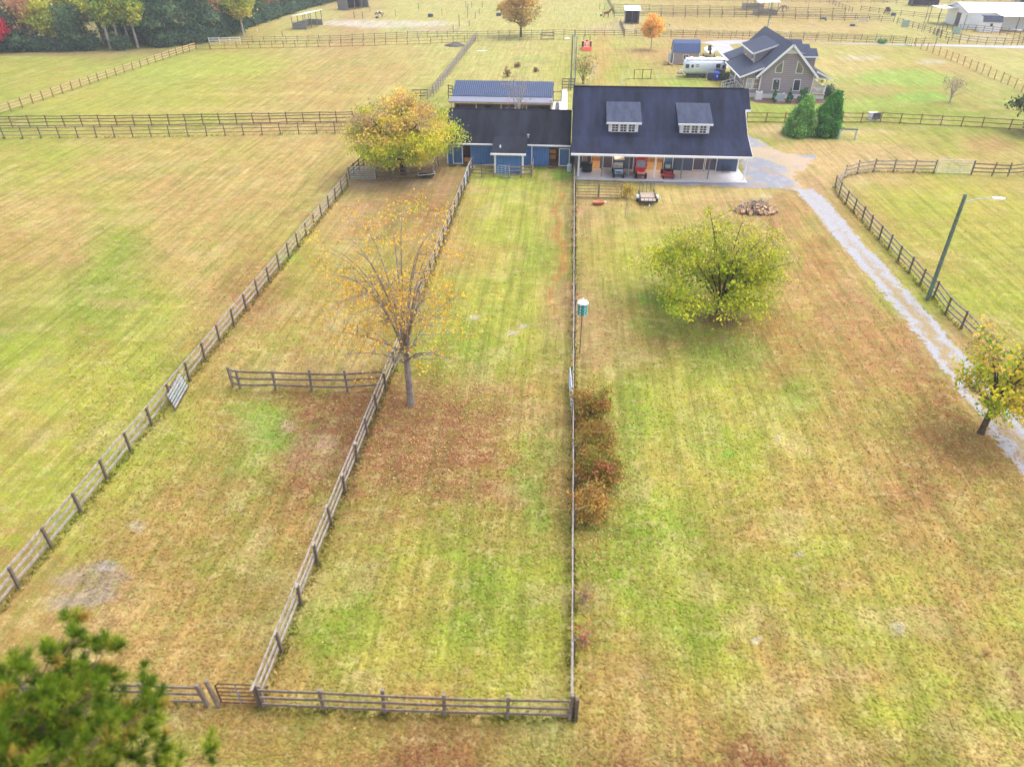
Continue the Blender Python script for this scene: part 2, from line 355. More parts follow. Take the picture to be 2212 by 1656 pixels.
gm=bpy.data.materials.new('grass_and_litter'); gm.use_nodes=True; N=gm.node_tree.nodes; L=gm.node_tree.links
b=N['Principled BSDF']; b.inputs['Roughness'].default_value=.95; b.inputs['Specular IOR Level'].default_value=.05
at=N.new('ShaderNodeAttribute'); at.attribute_name='Col'
geo=N.new('ShaderNodeNewGeometry')
def nz(scale,detail,rough=.7,streak=None):
    n=N.new('ShaderNodeTexNoise'); n.inputs['Scale'].default_value=scale; n.inputs['Detail'].default_value=detail; n.inputs['Roughness'].default_value=rough
    if streak:
        mp=N.new('ShaderNodeMapping'); mp.inputs['Scale'].default_value=streak; L.new(geo.outputs['Position'],mp.inputs[0]); L.new(mp.outputs[0],n.inputs['Vector'])
    else: L.new(geo.outputs['Position'],n.inputs['Vector'])
    return n
def mrange(src,a,b_,c,d):
    m=N.new('ShaderNodeMapRange'); L.new(src,m.inputs[0])
    for i,v in zip((1,2,3,4),(a,b_,c,d)): m.inputs[i].default_value=v
    return m.outputs[0]
def scale(col,f):
    v=N.new('ShaderNodeVectorMath'); v.operation='SCALE'; L.new(col,v.inputs[0]); L.new(f,v.inputs['Scale']); return v.outputs[0]
n_l=nz(1,5,.75,(2.2,.09,1)); n_f=nz(8,5,.85); n_m=nz(1.1,9,.82); n_s=nz(1.7,8,.82,(.6,1,1)); n_c=nz(1.9,8,.84,(.7,1,1)); n_b=nz(.45,6,.7)
def mixc(fac,a,rgb):
    m=N.new('ShaderNodeMix'); m.data_type='RGBA'; L.new(fac,m.inputs[0]); L.new(a,m.inputs[6]); m.inputs[7].default_value=(*lin(rgb),1); return m.outputs[2]
c=at.outputs['Color']
c=mixc(mrange(n_m.outputs['Fac'],.49,.555,0,.34),c,(140,166,62))
c=mixc(mrange(n_c.outputs['Fac'],.50,.56,0,.36),c,(160,120,82))
c=mixc(mrange(n_s.outputs['Fac'],.515,.575,0,.3),c,(226,206,150))
c=mixc(mrange(n_l.outputs['Fac'],.52,.66,0,.3),c,(136,152,58))
c=scale(c,mrange(n_l.outputs['Fac'],.38,.62,1.16,.84))
c=scale(c,mrange(n_f.outputs['Fac'],.42,.58,.77,1.23))
c=scale(c,mrange(n_b.outputs['Fac'],.3,.7,.47,.66))
L.new(c,b.inputs['Base Color'])
bp=N.new('ShaderNodeBump'); bp.inputs['Strength'].default_value=.5; bp.inputs['Distance'].default_value=.06; L.new(n_f.outputs['Fac'],bp.inputs['Height']); L.new(bp.outputs[0],b.inputs['Normal'])
me.materials.append(gm)
gob=bpy.data.objects.new('ground',me); COL.objects.link(gob); gob['kind']='structure'
# ---------------------------------------------------------------- gravel, concrete sheets
def sheet(name,poly,z,m,step=.3,ragged=.35,keep=None,colfn=None):
    """ragged-edged sheet inside a world polygon, per-vertex colour"""
    P=np.array(poly); x0,y0=P.min(0)-1;x1,y1=P.max(0)+1
    xs=np.arange(x0,x1,step);ys=np.arange(y0,y1,step);A,B=np.meshgrid(xs,ys);a=A.ravel();b_=B.ravel()
    a=a+(vn(a,b_,.37,4)-.5)*step*.5; b_=b_+(vn(a,b_,.41,8)-.5)*step*.5
    wa=a+(fb(a,b_,.9,12)-.5)*ragged*4; wb=b_+(fb(a,b_,.9,19)-.5)*ragged*4
    ins=np.zeros(len(a),bool); j=len(P)-1
    for i in range(len(P)):
        xi,yi=P[i];xj,yj=P[j]
        cnd=((yi>wb)!=(yj>wb))&(wa<(xj-xi)*(wb-yi)/(yj-yi+1e-12)+xi); ins^=cnd; j=i
    if keep is not None: ins&=keep(a,b_)
    ins=ins.reshape(A.shape); nx=len(xs)
    f=ins[:-1,:-1]&ins[1:,:-1]&ins[:-1,1:]&ins[1:,1:]
    r,c_=np.nonzero(f); i0=r*nx+c_; faces=np.stack([i0,i0+1,i0+1+nx,i0+nx],1)
    used,inv=np.unique(faces,return_inverse=True); faces=inv.reshape(-1,4)
    V=np.stack([a[used],b_[used],np.full(len(used),z)],1)
    me=bpy.data.meshes.new(name); me.from_pydata(V.tolist(),[],faces.tolist()); me.materials.append(m)
    if colfn is not None:
        ca=me.color_attributes.new('Col','FLOAT_COLOR','POINT'); C=colfn(V[:,0],V[:,1]); ca.data.foreach_set('color',np.concatenate([C,np.ones((len(C),1))],1).astype(np.float32).ravel())
    o=bpy.data.objects.new(name,me); COL.objects.link(o); o['kind']='structure'; return o
mgrav=mat('gravel',(0,0,0),.95,var=.28,scale=7,attr=True,detail=6,bump=.3)
def gravcol(litter=.5,leaf=(186,150,122)):
    def f(x,y):
        n=fb(x,y,1.2,61,4); n2=fb(x,y,.6,71,3)
        A=np.array(lin((150,154,166)));Bc=np.array(lin(leaf));Wc=np.array(lin((188,182,182)))
        m=np.clip((n-litter)*3.5,0,.8)[:,None]; C=A*(1-m)+Bc*m; k=np.clip((n2-.55)*3,0,.45)[:,None]
        C=C*(1-k)+Wc*k; GC_=ground_color(x,y)*.86; px,py=Pn(x,y)
        g=np.clip((fb(x,y,3.2,81,4)-.46)*6+np.clip((px-1650)/110,-.6,.8)+np.clip((402-py)*-.08,-.2,1),0,.85)[:,None]; C=C*(1-g)+(GC_*.5+np.array(lin((214,190,168)))*.5)*g
        return C*.66
    return f
ctr=[G(*p) for p in ((1735,408),(1778,450),(1830,515),(1886,577),(1988,692),(2073,800),(2150,893),(2240,1010),(2400,1230))]
def seglat(a,b_):
    best=np.full(len(a),1e9); sg=np.zeros(len(a))
    for (xa,ya),(xb,yb) in zip(ctr[:-1],ctr[1:]):
        dx,dy=xb-xa,yb-ya;l=math.hypot(dx,dy); t=np.clip(((a-xa)*dx+(b_-ya)*dy)/l/l,0,1)
        ex=a-xa-t*dx;ey=b_-ya-t*dy;d=np.hypot(ex,ey);s_=np.sign(dx*ey-dy*ex)*d
        m=d<best; best=np.where(m,d,best); sg=np.where(m,s_,sg)
    return sg
def offset(pts,d):
    out=[]
    for i,p in enumerate(pts):
        a=Vector(pts[max(i-1,0)]);c_=Vector(pts[min(i+1,len(pts)-1)]);t=(c_-a).normalized(); out.append((p[0]-t.y*d,p[1]+t.x*d))
    return out
dw=1.35
def drive_keep(a,b_):
    s=seglat(a,b_); n=fb(a,b_,.8,91,3)-.5; f=vn(a,b_,.24,93)-.5
    return np.abs(s+n*.7)+np.abs(f)*1.0*(np.abs(s)>.7)<1.42
def drive_col(x,y):
    s=seglat(x,y); n=fb(x,y,.7,61,4)-.5; n2=vn(x,y,.22,67); mid=np.clip((64-y)/14,.0,1)
    A=np.array(lin((178,178,184)));Wc=np.array(lin((184,166,148)));Lf=np.array(lin((170,138,108)));Gc=np.array(lin((170,162,92)))
    GC_=ground_color(x,y)*.86; C=np.ones((len(x),1))*A; m=np.clip((np.abs(s+n*.8)-.85)*3,0,.85)[:,None]; C=C*(1-m)+Wc*m
    k=(np.clip(1.3-np.abs(s+n*1.3)*2.3,0,.92)*(.15+.85*mid))[:,None]; C=C*(1-k)+(Lf*.6+Gc*.4)*k
    q=(np.clip((n2-.72)*6,0,.7)*np.clip(.4+n*4,0,1))[:,None]; C=C*(1-q)+Lf*q
    e_=np.clip((np.abs(s+n*1.1+(n2-.5)*.6)-.98)*3.2,0,1)[:,None]; C=C*(1-e_)+GC_*e_
    return C*.66
sheet('gravel_driveway',offset(ctr,1.9)+offset(ctr,-1.9)[::-1],.012,mgrav,.11,.05,drive_keep,drive_col)
ap=[G(*p) for p in ((1606,290),(1640,300),(1690,330),(1765,336),(1748,362),(1712,382),(1762,425),(1700,408),(1610,408),(1520,402),(1450,402),(1380,396),(1400,385),(1600,385))]
sheet('gravel_yard',ap,.008,mgrav,.2,.35,None,gravcol(.47,(176,150,126)))
cm=M['concrete_far']
def flat(name,pts,z,m,t=.06):
    mb=MB(); mb.prism([(p[0],p[1],z) for p in pts],(0,0,-t)); o=mb.build(name,m); o['kind']='structure'; return o
flat('house_driveway',[z6(*p) for p in ((560,243),(680,262),(770,360),(830,430),(740,445),(850,520),(960,430),(1000,360),(940,330),(870,262),(1010,250),(1010,225),(700,225),(620,232))],.02,'concrete_far')
flat('road',[zc(150,262),zc(380,270),zc(560,272)]+[zc(2300,318),zc(2300,298),zc(1500,288),zc(800,277),zc(380,262)],.03,'concrete_far')
flat('walkway',[z4(*p) for p in ((2055,185),(2097,185),(2100,200),(2100,290),(2100,400),(1960,400),(1985,292),(2050,290))],.03,'concrete')
ROADX=1
# ---------------------------------------------------------------- fences
rnd=random.Random(5)
def interp(pts,sp):
    """resample a polyline at about sp spacing"""
    out=[]
    for a,b_ in zip(pts[:-1],pts[1:]):
        l=math.dist(a,b_); n=max(1,round(l/sp)); out+=[(a[0]+(b_[0]-a[0])*i/n,a[1]+(b_[1]-a[1])*i/n) for i in range(n)]
    return out+[pts[-1]]
def fence(label,pts,h=1.32,rails=(.42,.82,1.22),pm='wood',rm='wood',ps=.105,rh=.13,rt=.035,wob=.04,lean=.045,group=None,side=1,name='board_fence',capm=None):
    root=empty(name,(pts[0][0],pts[0][1],0),0,label,'fence',group)
    o=Vector((pts[0][0],pts[0][1],0)); proto=None
    for k,p in enumerate(pts):
        a=pts[max(k-1,0)];c_=pts[min(k+1,len(pts)-1)]; ang=math.atan2(c_[1]-a[1],c_[0]-a[0])
        if proto is None:
            mb=MB(); mb.box(-ps/2,ps/2,-ps/2,ps/2,-.25,h); post=proto=mb.build('post',pm,root)
            if capm:
                MB().box(-.17,.07,-.05,.05,h,h+.03).build('post_cap',capm,post)
        else:
            post=proto.copy(); COL.objects.link(post); post.parent=root
            if capm and k%1==0:
                c2=proto.children[0].copy(); COL.objects.link(c2); c2.parent=post
        post.location=Vector((p[0],p[1],0))-o; post.rotation_euler=(rnd.uniform(-lean,lean),rnd.uniform(-lean,lean),ang)
        post.scale=(1,1,rnd.uniform(.97,1.05))
    for z in rails:
        mb=MB(); prev=None
        for k in range(len(pts)-1):
            a=Vector((*pts[k],0))-o;c_=Vector((*pts[k+1],0))-o; d=(c_-a).normalized(); s=Vector((d.y,-d.x,0))*(ps/2+rt/2+.004)*side
            z0=prev if prev is not None else z+rnd.uniform(-wob,wob); z1=z+rnd.uniform(-wob,wob); prev=z1+rnd.uniform(-.008,.008)
            j=rnd.uniform(-.01,.01); md=(a+c_)/2; zm=(z0+z1)/2-rnd.uniform(0,.03)
            jj=s.normalized()*j
            mb.bar(a+s+jj+Vector((0,0,z0)),md+s+jj+Vector((0,0,zm)),rt,rh); mb.bar(md+s+jj+Vector((0,0,zm)),c_+s+jj+Vector((0,0,z1)),rt,rh)
        mb.build('rail',rm,root)
    return root
def gate(label,p,q,h=1.2,z0=.15,n=6,m='galv',r=.022,lean=(0,0,0),braces=2,name='pipe_gate',group=None,brace_m=None):
    root=empty(name,(p[0],p[1],0),math.atan2(q[1]-p[1],q[0]-p[0]),label,'gate',group); l=math.dist(p,q)
    root.rotation_euler=(lean[0],lean[1],root.rotation_euler.z)
    mb=MB(); c=.12
    mb.path([(0,0,z0),(l,0,z0),(l,0,h-c),(l-c,0,h),(c,0,h),(0,0,h-c),(0,0,z0)],r*1.25,7); mb.build('frame',m,root)
    mb=MB()
    for k in range(1,n): 
        z=z0+(h-z0)*(k/n)**1.05; mb.tube((0.01,0,z),(l-.01,0,z),r,r,6)
    mb.build('bars',m,root)
    mb=MB()
    for k in range(1,braces+1): mb.bar((l*k/(braces+1),-.02,z0),(l*k/(braces+1),-.02,h),.05,.012,(1,0,0))
    mb.build('brace',brace_m or m,root)
    return root
def Gp(lst): return [G(*p) for p in lst]
# left paddock fence
y0,y1=11.7,71.0
lf=[(-22.3,y) for y in np.linspace(y0,y1,27)]
fence('long weathered grey three rail fence running up the left side from the pine',lf[:27],capm=None,pm='wood_dark',rm='wood_top',side=-1,lean=.03)
cf=[(-10.12,y) for y in np.linspace(14.05,77.5,29)]
fence('grey three rail fence with white post caps passing behind the sparse maple',cf,pm='wood_dark',rm='wood_top',side=-1,capm='wood_top')
mf=[(1.1,y) for y in np.linspace(14.55,76.8,28)]
fence('grey three rail fence seen end on along the middle, beside the red leaved bushes',mf,pm='wood_dark',rm='wood_top',side=-1,wob=.02)
zf=lambda x,y:G((600+x/1.923)/1.3562,(1900+y/1.923)/1.3562)
ff=[zf(*p) for p in ((340,335),(678,350),(1015,365),(1352,378),(1705,390),(2052,398))]
fence('grey three rail fence across the front, between the rusty gate and the lone post',ff,ps=.125,rh=.13,wob=.035,h=1.36,side=1)
p=zf(2090,403); tag(MB().box(-.06,.06,-.07,.07,-.2,1.32).build('fence_post','wood_dark',loc=(p[0],p[1],0)),'lone dark wooden post just right of the front fence corner','post')
zz=lambda x,y:G((x/2.765)/1.3562,(1700+y/2.765)/1.3562)
fl=[zz(-700,900),zz(-250,935),zz(250,955),zz(740,975),zz(1222,995),zz(1682,1015)]
fence('grey three rail fence across the front at lower left, partly behind the pine boughs',fl,ps=.125,rh=.125,h=1.36,side=1)
p=zz(1775,1020); tag(MB().tube((0,0,-.2),(-.12,0,1.55),.085,.075,10).build('gate_post','wood',loc=(p[0],p[1],0)),'thick round wooden post leaning left beside the rusty front gate','post')
a,b_=zz(1800,1000),zz(2125,1012); gate('rusty red pipe gate with blue centre brace in the front fence',a,b_,1.25,.12,5,'rust',.024,braces=1,brace_m=mat('faded_blue_paint',(112,132,176),.6,var=.2,scale=5))
zq=lambda x,y:G((600+x/3.16)/1.3562,(1000+y/3.16)/1.3562)
fence('short dark grey cross fence left of the sparse maple, with a free left end',[zq(*p) for p in ((265,415),(332,440),(658,448),(993,456),(1325,460),(1672,440))],h=1.42,rails=(.4,.85,1.3),ps=.13,rm='wood',pm='wood')
# gates along those fences
a,b_=G(381,889),G(409,838); gate('rusty framed gate with wide silver slats leaning by the left fence',a,b_,1.25,.1,6,'rust',.02,lean=(-.25,0,0),name='slatted_gate')
g=[o for o in bpy.data.objects if o.name.startswith('slatted_gate')][0]
mb=MB(); l=math.dist(a,b_)
for k in range(5): 
    z=.22+k*.2; mb.box(.05,l-.05,-.045,-.03,z,z+.12)
mb.build('slats','galv',g)
a,b_=G(1236,903),G(1229,828); gate('silver pipe gate hung on the middle fence opposite the red leaved bushes',a,b_,1.2,.1,6,'galv',.03)
a,b_=z4(222,960),z4(443,962); gate('pale silver five bar gate at front left corner of the pen under the golden tree',a,b_,1.3,.1,6,'galv',.028)
a,b_=z4(1216,1030),z4(1258,905); gate('silver pipe gate in the centre fence line near the stable',a,b_,1.25,.1,6,'galv',.028)
a,b_=z4(1500,938),z4(1600,952); gate('silver pipe gate standing in front of the blue stable bay',a,b_,1.25,.15,5,'galv',.024)
a,b_=z5(272,1200),z5(478,1205); gate('left of two weathered wooden gates standing side by side below the big barn porch',a,b_,1.55,.1,5,'wood',.04,name='wooden_gate',braces=1)
a,b_=z5(486,1205),z5(693,1210); gate('right of two weathered wooden gates standing side by side below the big barn porch',a,b_,1.55,.1,5,'wood',.04,name='wooden_gate',braces=2)
# pen round the golden tree
fence('dark board fence along the front of the pen under the golden tree',[z4(447,955),z4(575,962),z4(755,955),z4(935,950)],h=1.3,pm='wood_dark',rm='wood_dark',rails=(.35,.7,1.15))
fence('dark board fence on the left side of the golden tree pen',[z4(222,960),z4(262,925),z4(305,885),z4(345,850)],h=1.3,pm='wood_dark',rm='wood_dark')
fence('grey board fence on the right side of the golden tree pen',[z4(935,950),z4(960,895),z4(985,845)],h=1.3,pm='wood_dark',rm='wood')
fence('short grey board fence joining the centre fence to the stable bay',[z4(1262,935),z4(1362,940),z4(1462,938)],h=1.25,ps=.13)
fence('short grey board fence right of the pipe gate before the stable bay',[z4(1600,950),z4(1700,945),z4(1790,937)],h=1.35,ps=.13)
fence('short grey board fence running back beside the stable downspout',[z4(1790,937),z4(1800,880)],h=1.3,rails=(.4,.8,1.2))
# the rows of fence at the left, beyond the golden tree
gb=interp([za(-300,905),za(30,900),za(1100,888),za(2290,862)],2.3)
fence('grey green pipe and board fence, nearer of the double row at left',gb,h=1.45,rails=(.45,.9,1.35),pm='wood_dark',rm='wood',ps=.1,rh=.08)
bb=interp([za(-300,835),za(85,828),za(1100,818),za(2290,796)],2.25)
fence('brown board fence, farther of the double row at left',bb,h=1.5,rails=(.25,.7,1.1,1.42),pm='wood_brown',rm='wood_dark',ps=.12,rh=.1)
lt=interp([za(-250,830),za(0,748),za(640,530),za(1272,322)],2.4)
fence('pale tan three rail fence climbing to the woods at upper left',lt,h=1.35,pm='wood_brown',rm='wood_tan',side=-1,rh=.16)
a,b_=za(1278,322),za(1362,322); gate('dark pipe gate at far left corner by the woods',a,b_,1.2,.1,3,'wood_dark',.03)
fb1=interp([za(1365,322),za(1460,318),za(2212,303),zb(430,290),zb(870,272)],2.4)
fence('thin brown post and rail fence along the far side of the left field',fb1,h=1.35,rails=(.1,.7,1.25),pm='wood_brown',rm='wood_brown',ps=.1,rh=.06)
fb2=interp([za(1360,290),za(1560,285)],2.4); fence('short pale white board fence by the edge of the woods',fb2,h=1.35,pm='white_dirty',rm='white_dirty',rails=(.4,.8,1.25))
fb3=interp([za(1570,284),za(2212,272),zb(430,248),zb(880,245),zb(1440,234),zb(1510,238)],2.3)
fence('dark green grey fence behind the thin brown far fence',fb3,h=1.4,pm='wood_green',rm='wood_green',ps=.1,rh=.07)
df=interp([zb(880,250),zb(770,395),zb(660,540),zb(600,625)],2.3)
fence('pale grey double rail fence slanting from the far corner down towards the golden tree',df,h=1.35,pm='wood_top',rm='wood_top',side=1)
df2=interp([zb(862,262),zb(750,405),zb(640,548),zb(560,648)],2.3)
fence('pale grey fence just left of and parallel to the slanting one beyond the golden tree',df2,h=1.35,pm='wood_top',rm='wood',side=-1)
fence('thin dark fence crossing behind the low open shed at its left',[zb(462,640),zb(515,640),zb(560,635)],h=1.2,pm='wood_dark',rm='wood_dark')
fence('short dark fence at the left end of the blue roofed open shed',[z4(1072,262),z4(1115,268)],h=1.9,rails=(.5,1.0,1.5,1.85),pm='wood_dark',rm='wood_dark')
fence('small black fence at the right end of the blue roofed open shed',[z4(1980,290),z4(2045,290)],h=1.5,rails=(.2,1.4),pm='black',rm='black',ps=.08,rh=.06)
fence('dark four rail fence beside the tall pole at the head of the walkway',[z4(2055,188),z4(2110,188),z4(2160,188)],h=1.75,rails=(.4,.8,1.25,1.65),pm='wood_dark',rm='wood_dark')
wf=interp([zb(1512,245),zb(1512,420),zb(1512,555)],4.6)
fence('thin post and wire fence behind the big barn running up beside two tall poles',wf,h=1.5,rails=(.7,1.3),pm='greypost',rm='greypost',ps=.1,rh=.03)
fence('thin wire fence across the field behind the open shed',interp([zb(885,272),zb(1290,262),zb(1440,262)],4.2),h=1.3,rails=(.2,1.1),pm='wood_green',rm='wood_green',ps=.09,rh=.04)
fence('short dark fence section near the far corner post beyond the open shed',[zb(1297,260),zb(1378,258)],h=1.5,rails=(.2,.8,1.4),pm='wood_dark',rm='wood_dark')
rb=interp([zb(1515,238),zb(1830,238)],2.4)
fence('brown board fence beyond the orange tractor',rb,h=1.4,pm='wood_brown',rm='wood_dark',ps=.1,rh=.08)
rb2=interp([zb(1835,240),zc(0,248),zc(780,265),zc(1440,290)],2.45)
fence('long dark brown board fence behind the grey house and small shed',rb2,h=1.45,rails=(.3,.7,1.05,1.4),pm='wood_brown',rm='wood_dark',ps=.1,rh=.07)
rb3=interp([zb(1900,226),zc(0,236),zc(780,251),zc(1440,276)],2.9)
fence('long thin dark fence running just beyond the brown one behind the grey house',rb3,h=1.4,pm='wood_dark',rm='wood_dark',ps=.09,rh=.05)
rb4=interp([zc(1500,290),zc(1560,290),zc(1790,285)],2.6)
fence('dark fence between the road gate and the round pen',rb4,h=1.4,pm='wood_dark',rm='wood_dark',ps=.1,rh=.06)
a,b_=zc(1440,292),zc(1480,302); gate('dark pipe gate at the road by the field corner',a,b_,1.5,.1,4,'wood_dark',.03)
rd=interp([zc(1505,305),zc(1700,378),zc(1900,460),zc(2060,535),zc(2290,640)],2.5)
fence('orange brown post and wire fence slanting down at upper right',rd,h=1.55,rails=(.15,.8,1.4),pm='wood_orange',rm='wood_tan',ps=.13,rh=.05)
ry=interp([G(1612,265),G(1900,265),G(2120,276),G(2240,284)],2.75)
fence('brown three rail fence across the yard behind the two evergreens',ry,h=1.35,rails=(.12,.7,1.25),pm='wood_brown',rm='wood_brown',rh=.09)
pr=[z7(*p) for p in ((1265,608),(1125,605),(985,603),(848,600),(735,615),(645,640),(580,718),(607,770),(655,825),(707,883),(765,943),(820,1005),(885,1075),(948,1143),(1015,1225),(1092,1303),(1168,1390),(1262,1478),(1345,1588),(1452,1690),(1560,1800),(1680,1920),(1800,2040))]
fence('curving grey three rail paddock fence at right along the gravel driveway',pr,h=1.4,pm='wood_dark',rm='wood_top',side=-1)
a,b_=z7(1278,609),z7(1520,616); gate('wide silver pipe gate at the top of the right paddock',a,b_,1.45,.1,6,'galv',.028)
fence('grey three rail fence right of the silver gate at the right edge',[z7(*p) for p in ((1525,622),(1668,628),(1778,632),(1893,620),(2010,624))],h=1.45,pm='wood_dark',rm='wood')
# farther fences
for lab,pts,sp in (('long faint grey fence, nearest of three behind the white roofed shelter',[zi(440,225),zi(1200,232),zk(0,262),zk(1240,300),zl(330,322)],2.9),
   ('long faint grey fence, second of three behind the white roofed shelter',[zi(420,185),zi(1200,200),zk(0,225),zk(1240,262),zl(120,290)],3.1),
   ('long faint grey fence, third and farthest of three behind the white roofed shelter',[zi(430,120),zi(1200,140),zk(0,165),zk(1600,200)],3.4),
   ('faint fence along the far edge of the pale field at top',[zi(470,8),zi(1500,25),zk(0,28),zk(1240,45),zk(2212,46)],4.2),
   ('faint green grey fence running to the white building at upper right',[zk(1820,160),zl(250,215),zl(800,270),zl(1150,285)],3.2),
   ('faint pale fence slanting between the far paddocks at upper right',[zk(1330,40),zk(1700,190)],3.3),
   ('dark fence behind the dark far shelter at the top right edge',[zl(0,48),zl(560,58)],3.6),
   ('faint fence beyond the white building at the top right edge',[zl(960,60),zl(1500,50),zl(2212,40)],3.8),
   ('pale fence slanting down to the round pen past the chicken wire panels',[zl(380,345),zl(600,405),zl(850,480),zl(1000,545)],2.6),
   ('dark fence going away at top centre beside the green strip',[zi(440,215),zi(400,120),zi(340,0)],3.2),
   ('short dark fence between two far paddocks beside the small shelter',[zi(565,470),zi(545,410),zi(510,335)],2.6)):
    fence(lab,interp(pts,sp),h=1.4,pm='wood_dark',rm='wood_dark',ps=.11,rh=.085,name='paddock_fence')
ring=[]; l_,r_,f_,k_=zc(1690,252),zc(2215,262),zc(1950,296),zc(1960,206); rc=((l_[0]+r_[0])/2,(f_[1]+k_[1])/2); rx_=(r_[0]-l_[0])/2; ry_=(k_[1]-f_[1])/2
for k in range(33):
    t=2*math.pi*k/32; ring.append((rc[0]+rx_*math.cos(t),rc[1]+ry_*math.sin(t)))
fence('dark railed round pen in front of the white building',ring,h=1.5,rails=(.5,.95,1.4),pm='wood_dark',rm='wood_dark',ps=.1,rh=.07,name='round_pen')
# ---------------------------------------------------------------- buildings
def W6(x,y,Yp):   # photo z6 pixel on the vertical plane Y=Yp -> (x,z)
    r=ray((1900+x/3.687)/1.3562,(60+y/3.687)/1.3562); t=Yp/r[1]; return (r[0]*t,CAMH+r[2]*t)
def window(parent,x0,x1,y,z0,z1,glass='glass',fr=.09,bars=(0,0),trim='white',depth=.05,name='window'):
    """window on a wall facing -y, world coordinates"""
    mb=MB(); mb.box(x0-fr,x1+fr,y-depth,y+.02,z0-fr,z0); mb.box(x0-fr,x1+fr,y-depth,y+.02,z1,z1+fr)
    mb.box(x0-fr,x0,y-depth,y+.02,z0,z1); mb.box(x1,x1+fr,y-depth,y+.02,z0,z1)
    for k in range(1,bars[0]+1): xx=x0+(x1-x0)*k/(bars[0]+1); mb.box(xx-.02,xx+.02,y-depth+.01,y-.012,z0,z1)
    for k in range(1,bars[1]+1): zz_=z0+(z1-z0)*k/(bars[1]+1); mb.box(x0,x1,y-depth+.013,y-.014,zz_-.025,zz_+.025)
    f=mb.build(name,trim,parent,True)
    g=MB().box(x0,x1,y-.015,y+.01,z0,z1).build('pane',glass,None); g.parent=f
    l=parent.location; g.location=(-l[0],-l[1],-l[2])
    return f
def prof(mb,x0,x1,pts): return mb.prism([(x0,a,b_) for a,b_ in pts],(x1-x0,0,0))
def lamp(parent,x,y,z,power,col=(1,.74,.46)):
    f=MB().lathe([(0.0,0),(.1,-.02),(.12,-.1),(.0,-.16)],(x,y,z),10).build('lamp',mat('lit_bulb',(255,214,150),.5,em=2.5,var=0),parent,True)
    d=bpy.data.lights.new('lamp_light','POINT'); d.energy=power; d.color=col; d.shadow_soft_size=.15
    o=bpy.data.objects.new('lamp_light',d); COL.objects.link(o); o.parent=f; l=parent.location; o.location=(x-l[0],y-l[1],z-.3)
# --- big barn
B_=empty('barn',(10,78,0),0,'large slate blue barn with dark shingle roof, two dormers and an open porch','barn')
mb=MB(); prof(mb,.6,19.05,[(74.4,2.9),(76.2,3.38),(77.6,3.82),(78.4,4.22),(83.7,7.6),(89.6,3.9),(89.6,3.74),(83.7,7.42),(78.4,4.02),(77.6,3.64),(76.2,3.22),(74.4,2.76)])
roof=mb.build('roof','shingle',B_,True)
mb=MB(); prof(mb,19.052,19.62,[(81.1,5.97),(83.7,7.61),(86.3,5.98),(86.3,5.84),(83.7,7.45),(81.1,5.83)]); mb.build('hay_hood','shingle',B_,True)
MB().box(19.06,19.63,80.98,81.09,5.78,5.98).build('fascia','white',B_,True)
MB().box(.6,19.08,83.6,83.8,7.56,7.66).build('ridge_cap','shingle_black',B_,True)
MB().box(.58,19.08,74.26,74.395,2.7,2.9).build('gutter','white',B_,True)
mb=MB(); prof(mb,19.053,19.085,[(74.5,2.74),(78.4,4.0),(81.1,5.8),(81.1,5.95),(78.4,4.18),(74.5,2.9)]); mb.build('rake_board','white_dirty',B_,True)
# walls with the openings left open
mb=MB(); Yw=78.6
ops=[(2.96,3.85),(8.95,10.6)]
xs=[1.0]+[v for o_ in ops for v in o_]+[18.7]
for k in range(0,len(xs),2): mb.box(xs[k],xs[k+1],Yw,Yw+.16,.02,3.8)
for a,b_ in ops: mb.box(a,b_,Yw,Yw+.16,2.15,3.8)
mb.box(1.0,1.15,Yw+.16,89,.02,3.8); mb.box(18.55,18.7,Yw+.16,89,.02,3.8); mb.box(1.0,18.7,89,89.15,.02,3.8)
for xx in (1.0,18.55): mb.prism([(xx,78.6,3.8),(xx,89.15,3.8),(xx,83.7,7.35)],(.15,0,0))
mb.build('wall','siding_navy',B_,True)
mb=MB(); mb.box(1.2,18.5,78.8,88.9,-.1,.06); mb.build('aisle_floor','straw',B_,True)
mb=MB(); mb.box(1.16,18.54,81.6,81.7,.06,3.6); mb.build('stall_front','inside_warm',B_,True)
mb=MB(); mb.box(2.6,2.7,78.8,81.6,.06,3.6); mb.box(4.3,4.4,78.8,81.6,.06,3.6); mb.box(8.4,8.5,78.8,81.6,.06,3.6); mb.box(11.1,11.2,78.8,81.6,.06,3.6); mb.build('partition','inside_warm',B_,True)
mb=MB(); mb.box(1.0,19.08,74.9,78.58,-.2,.12); mb.build('porch_slab','concrete',B_,True)
MB().box(18.3,19.08,78.62,80.97,-.2,.1).build('side_slab','concrete',B_,True)
mb=MB(); mb.box(.8,18.9,75.7,75.84,2.72,2.86); mb.build('porch_beam','greypost',B_,True)
for k,(x,m_) in enumerate(((1.5,'white'),(3.94,'greypost'),(6.76,'greypost'),(9.53,'white'),(12.3,'greypost'),(15.1,'greypost'),(18.87,'white'))):
    MB().box(x-.065,x+.065,75.7,75.83,.1,2.72).build('porch_post',m_,B_,True)
    if m_=='white': MB().box(x-.14,x-.07,75.6,75.68,.2,2.7).build('downspout','white',B_,True)
def pdoor(x0,x1,m_,z1=2.12,y=Yw):
    MB().box(x0,x1,y-.09,y-.03,.16,z1).build('sliding_door',m_,B_,True)
    mb=MB(); f=.08
    mb.box(x0,x0+f,y-.115,y-.093,.16,z1); mb.box(x1-f,x1,y-.115,y-.093,.16,z1); mb.box(x0+f,x1-f,y-.115,y-.093,.16,.16+f); mb.box(x0+f,x1-f,y-.115,y-.093,z1-f,z1); mb.build('door_trim','white_dirty',B_,True)
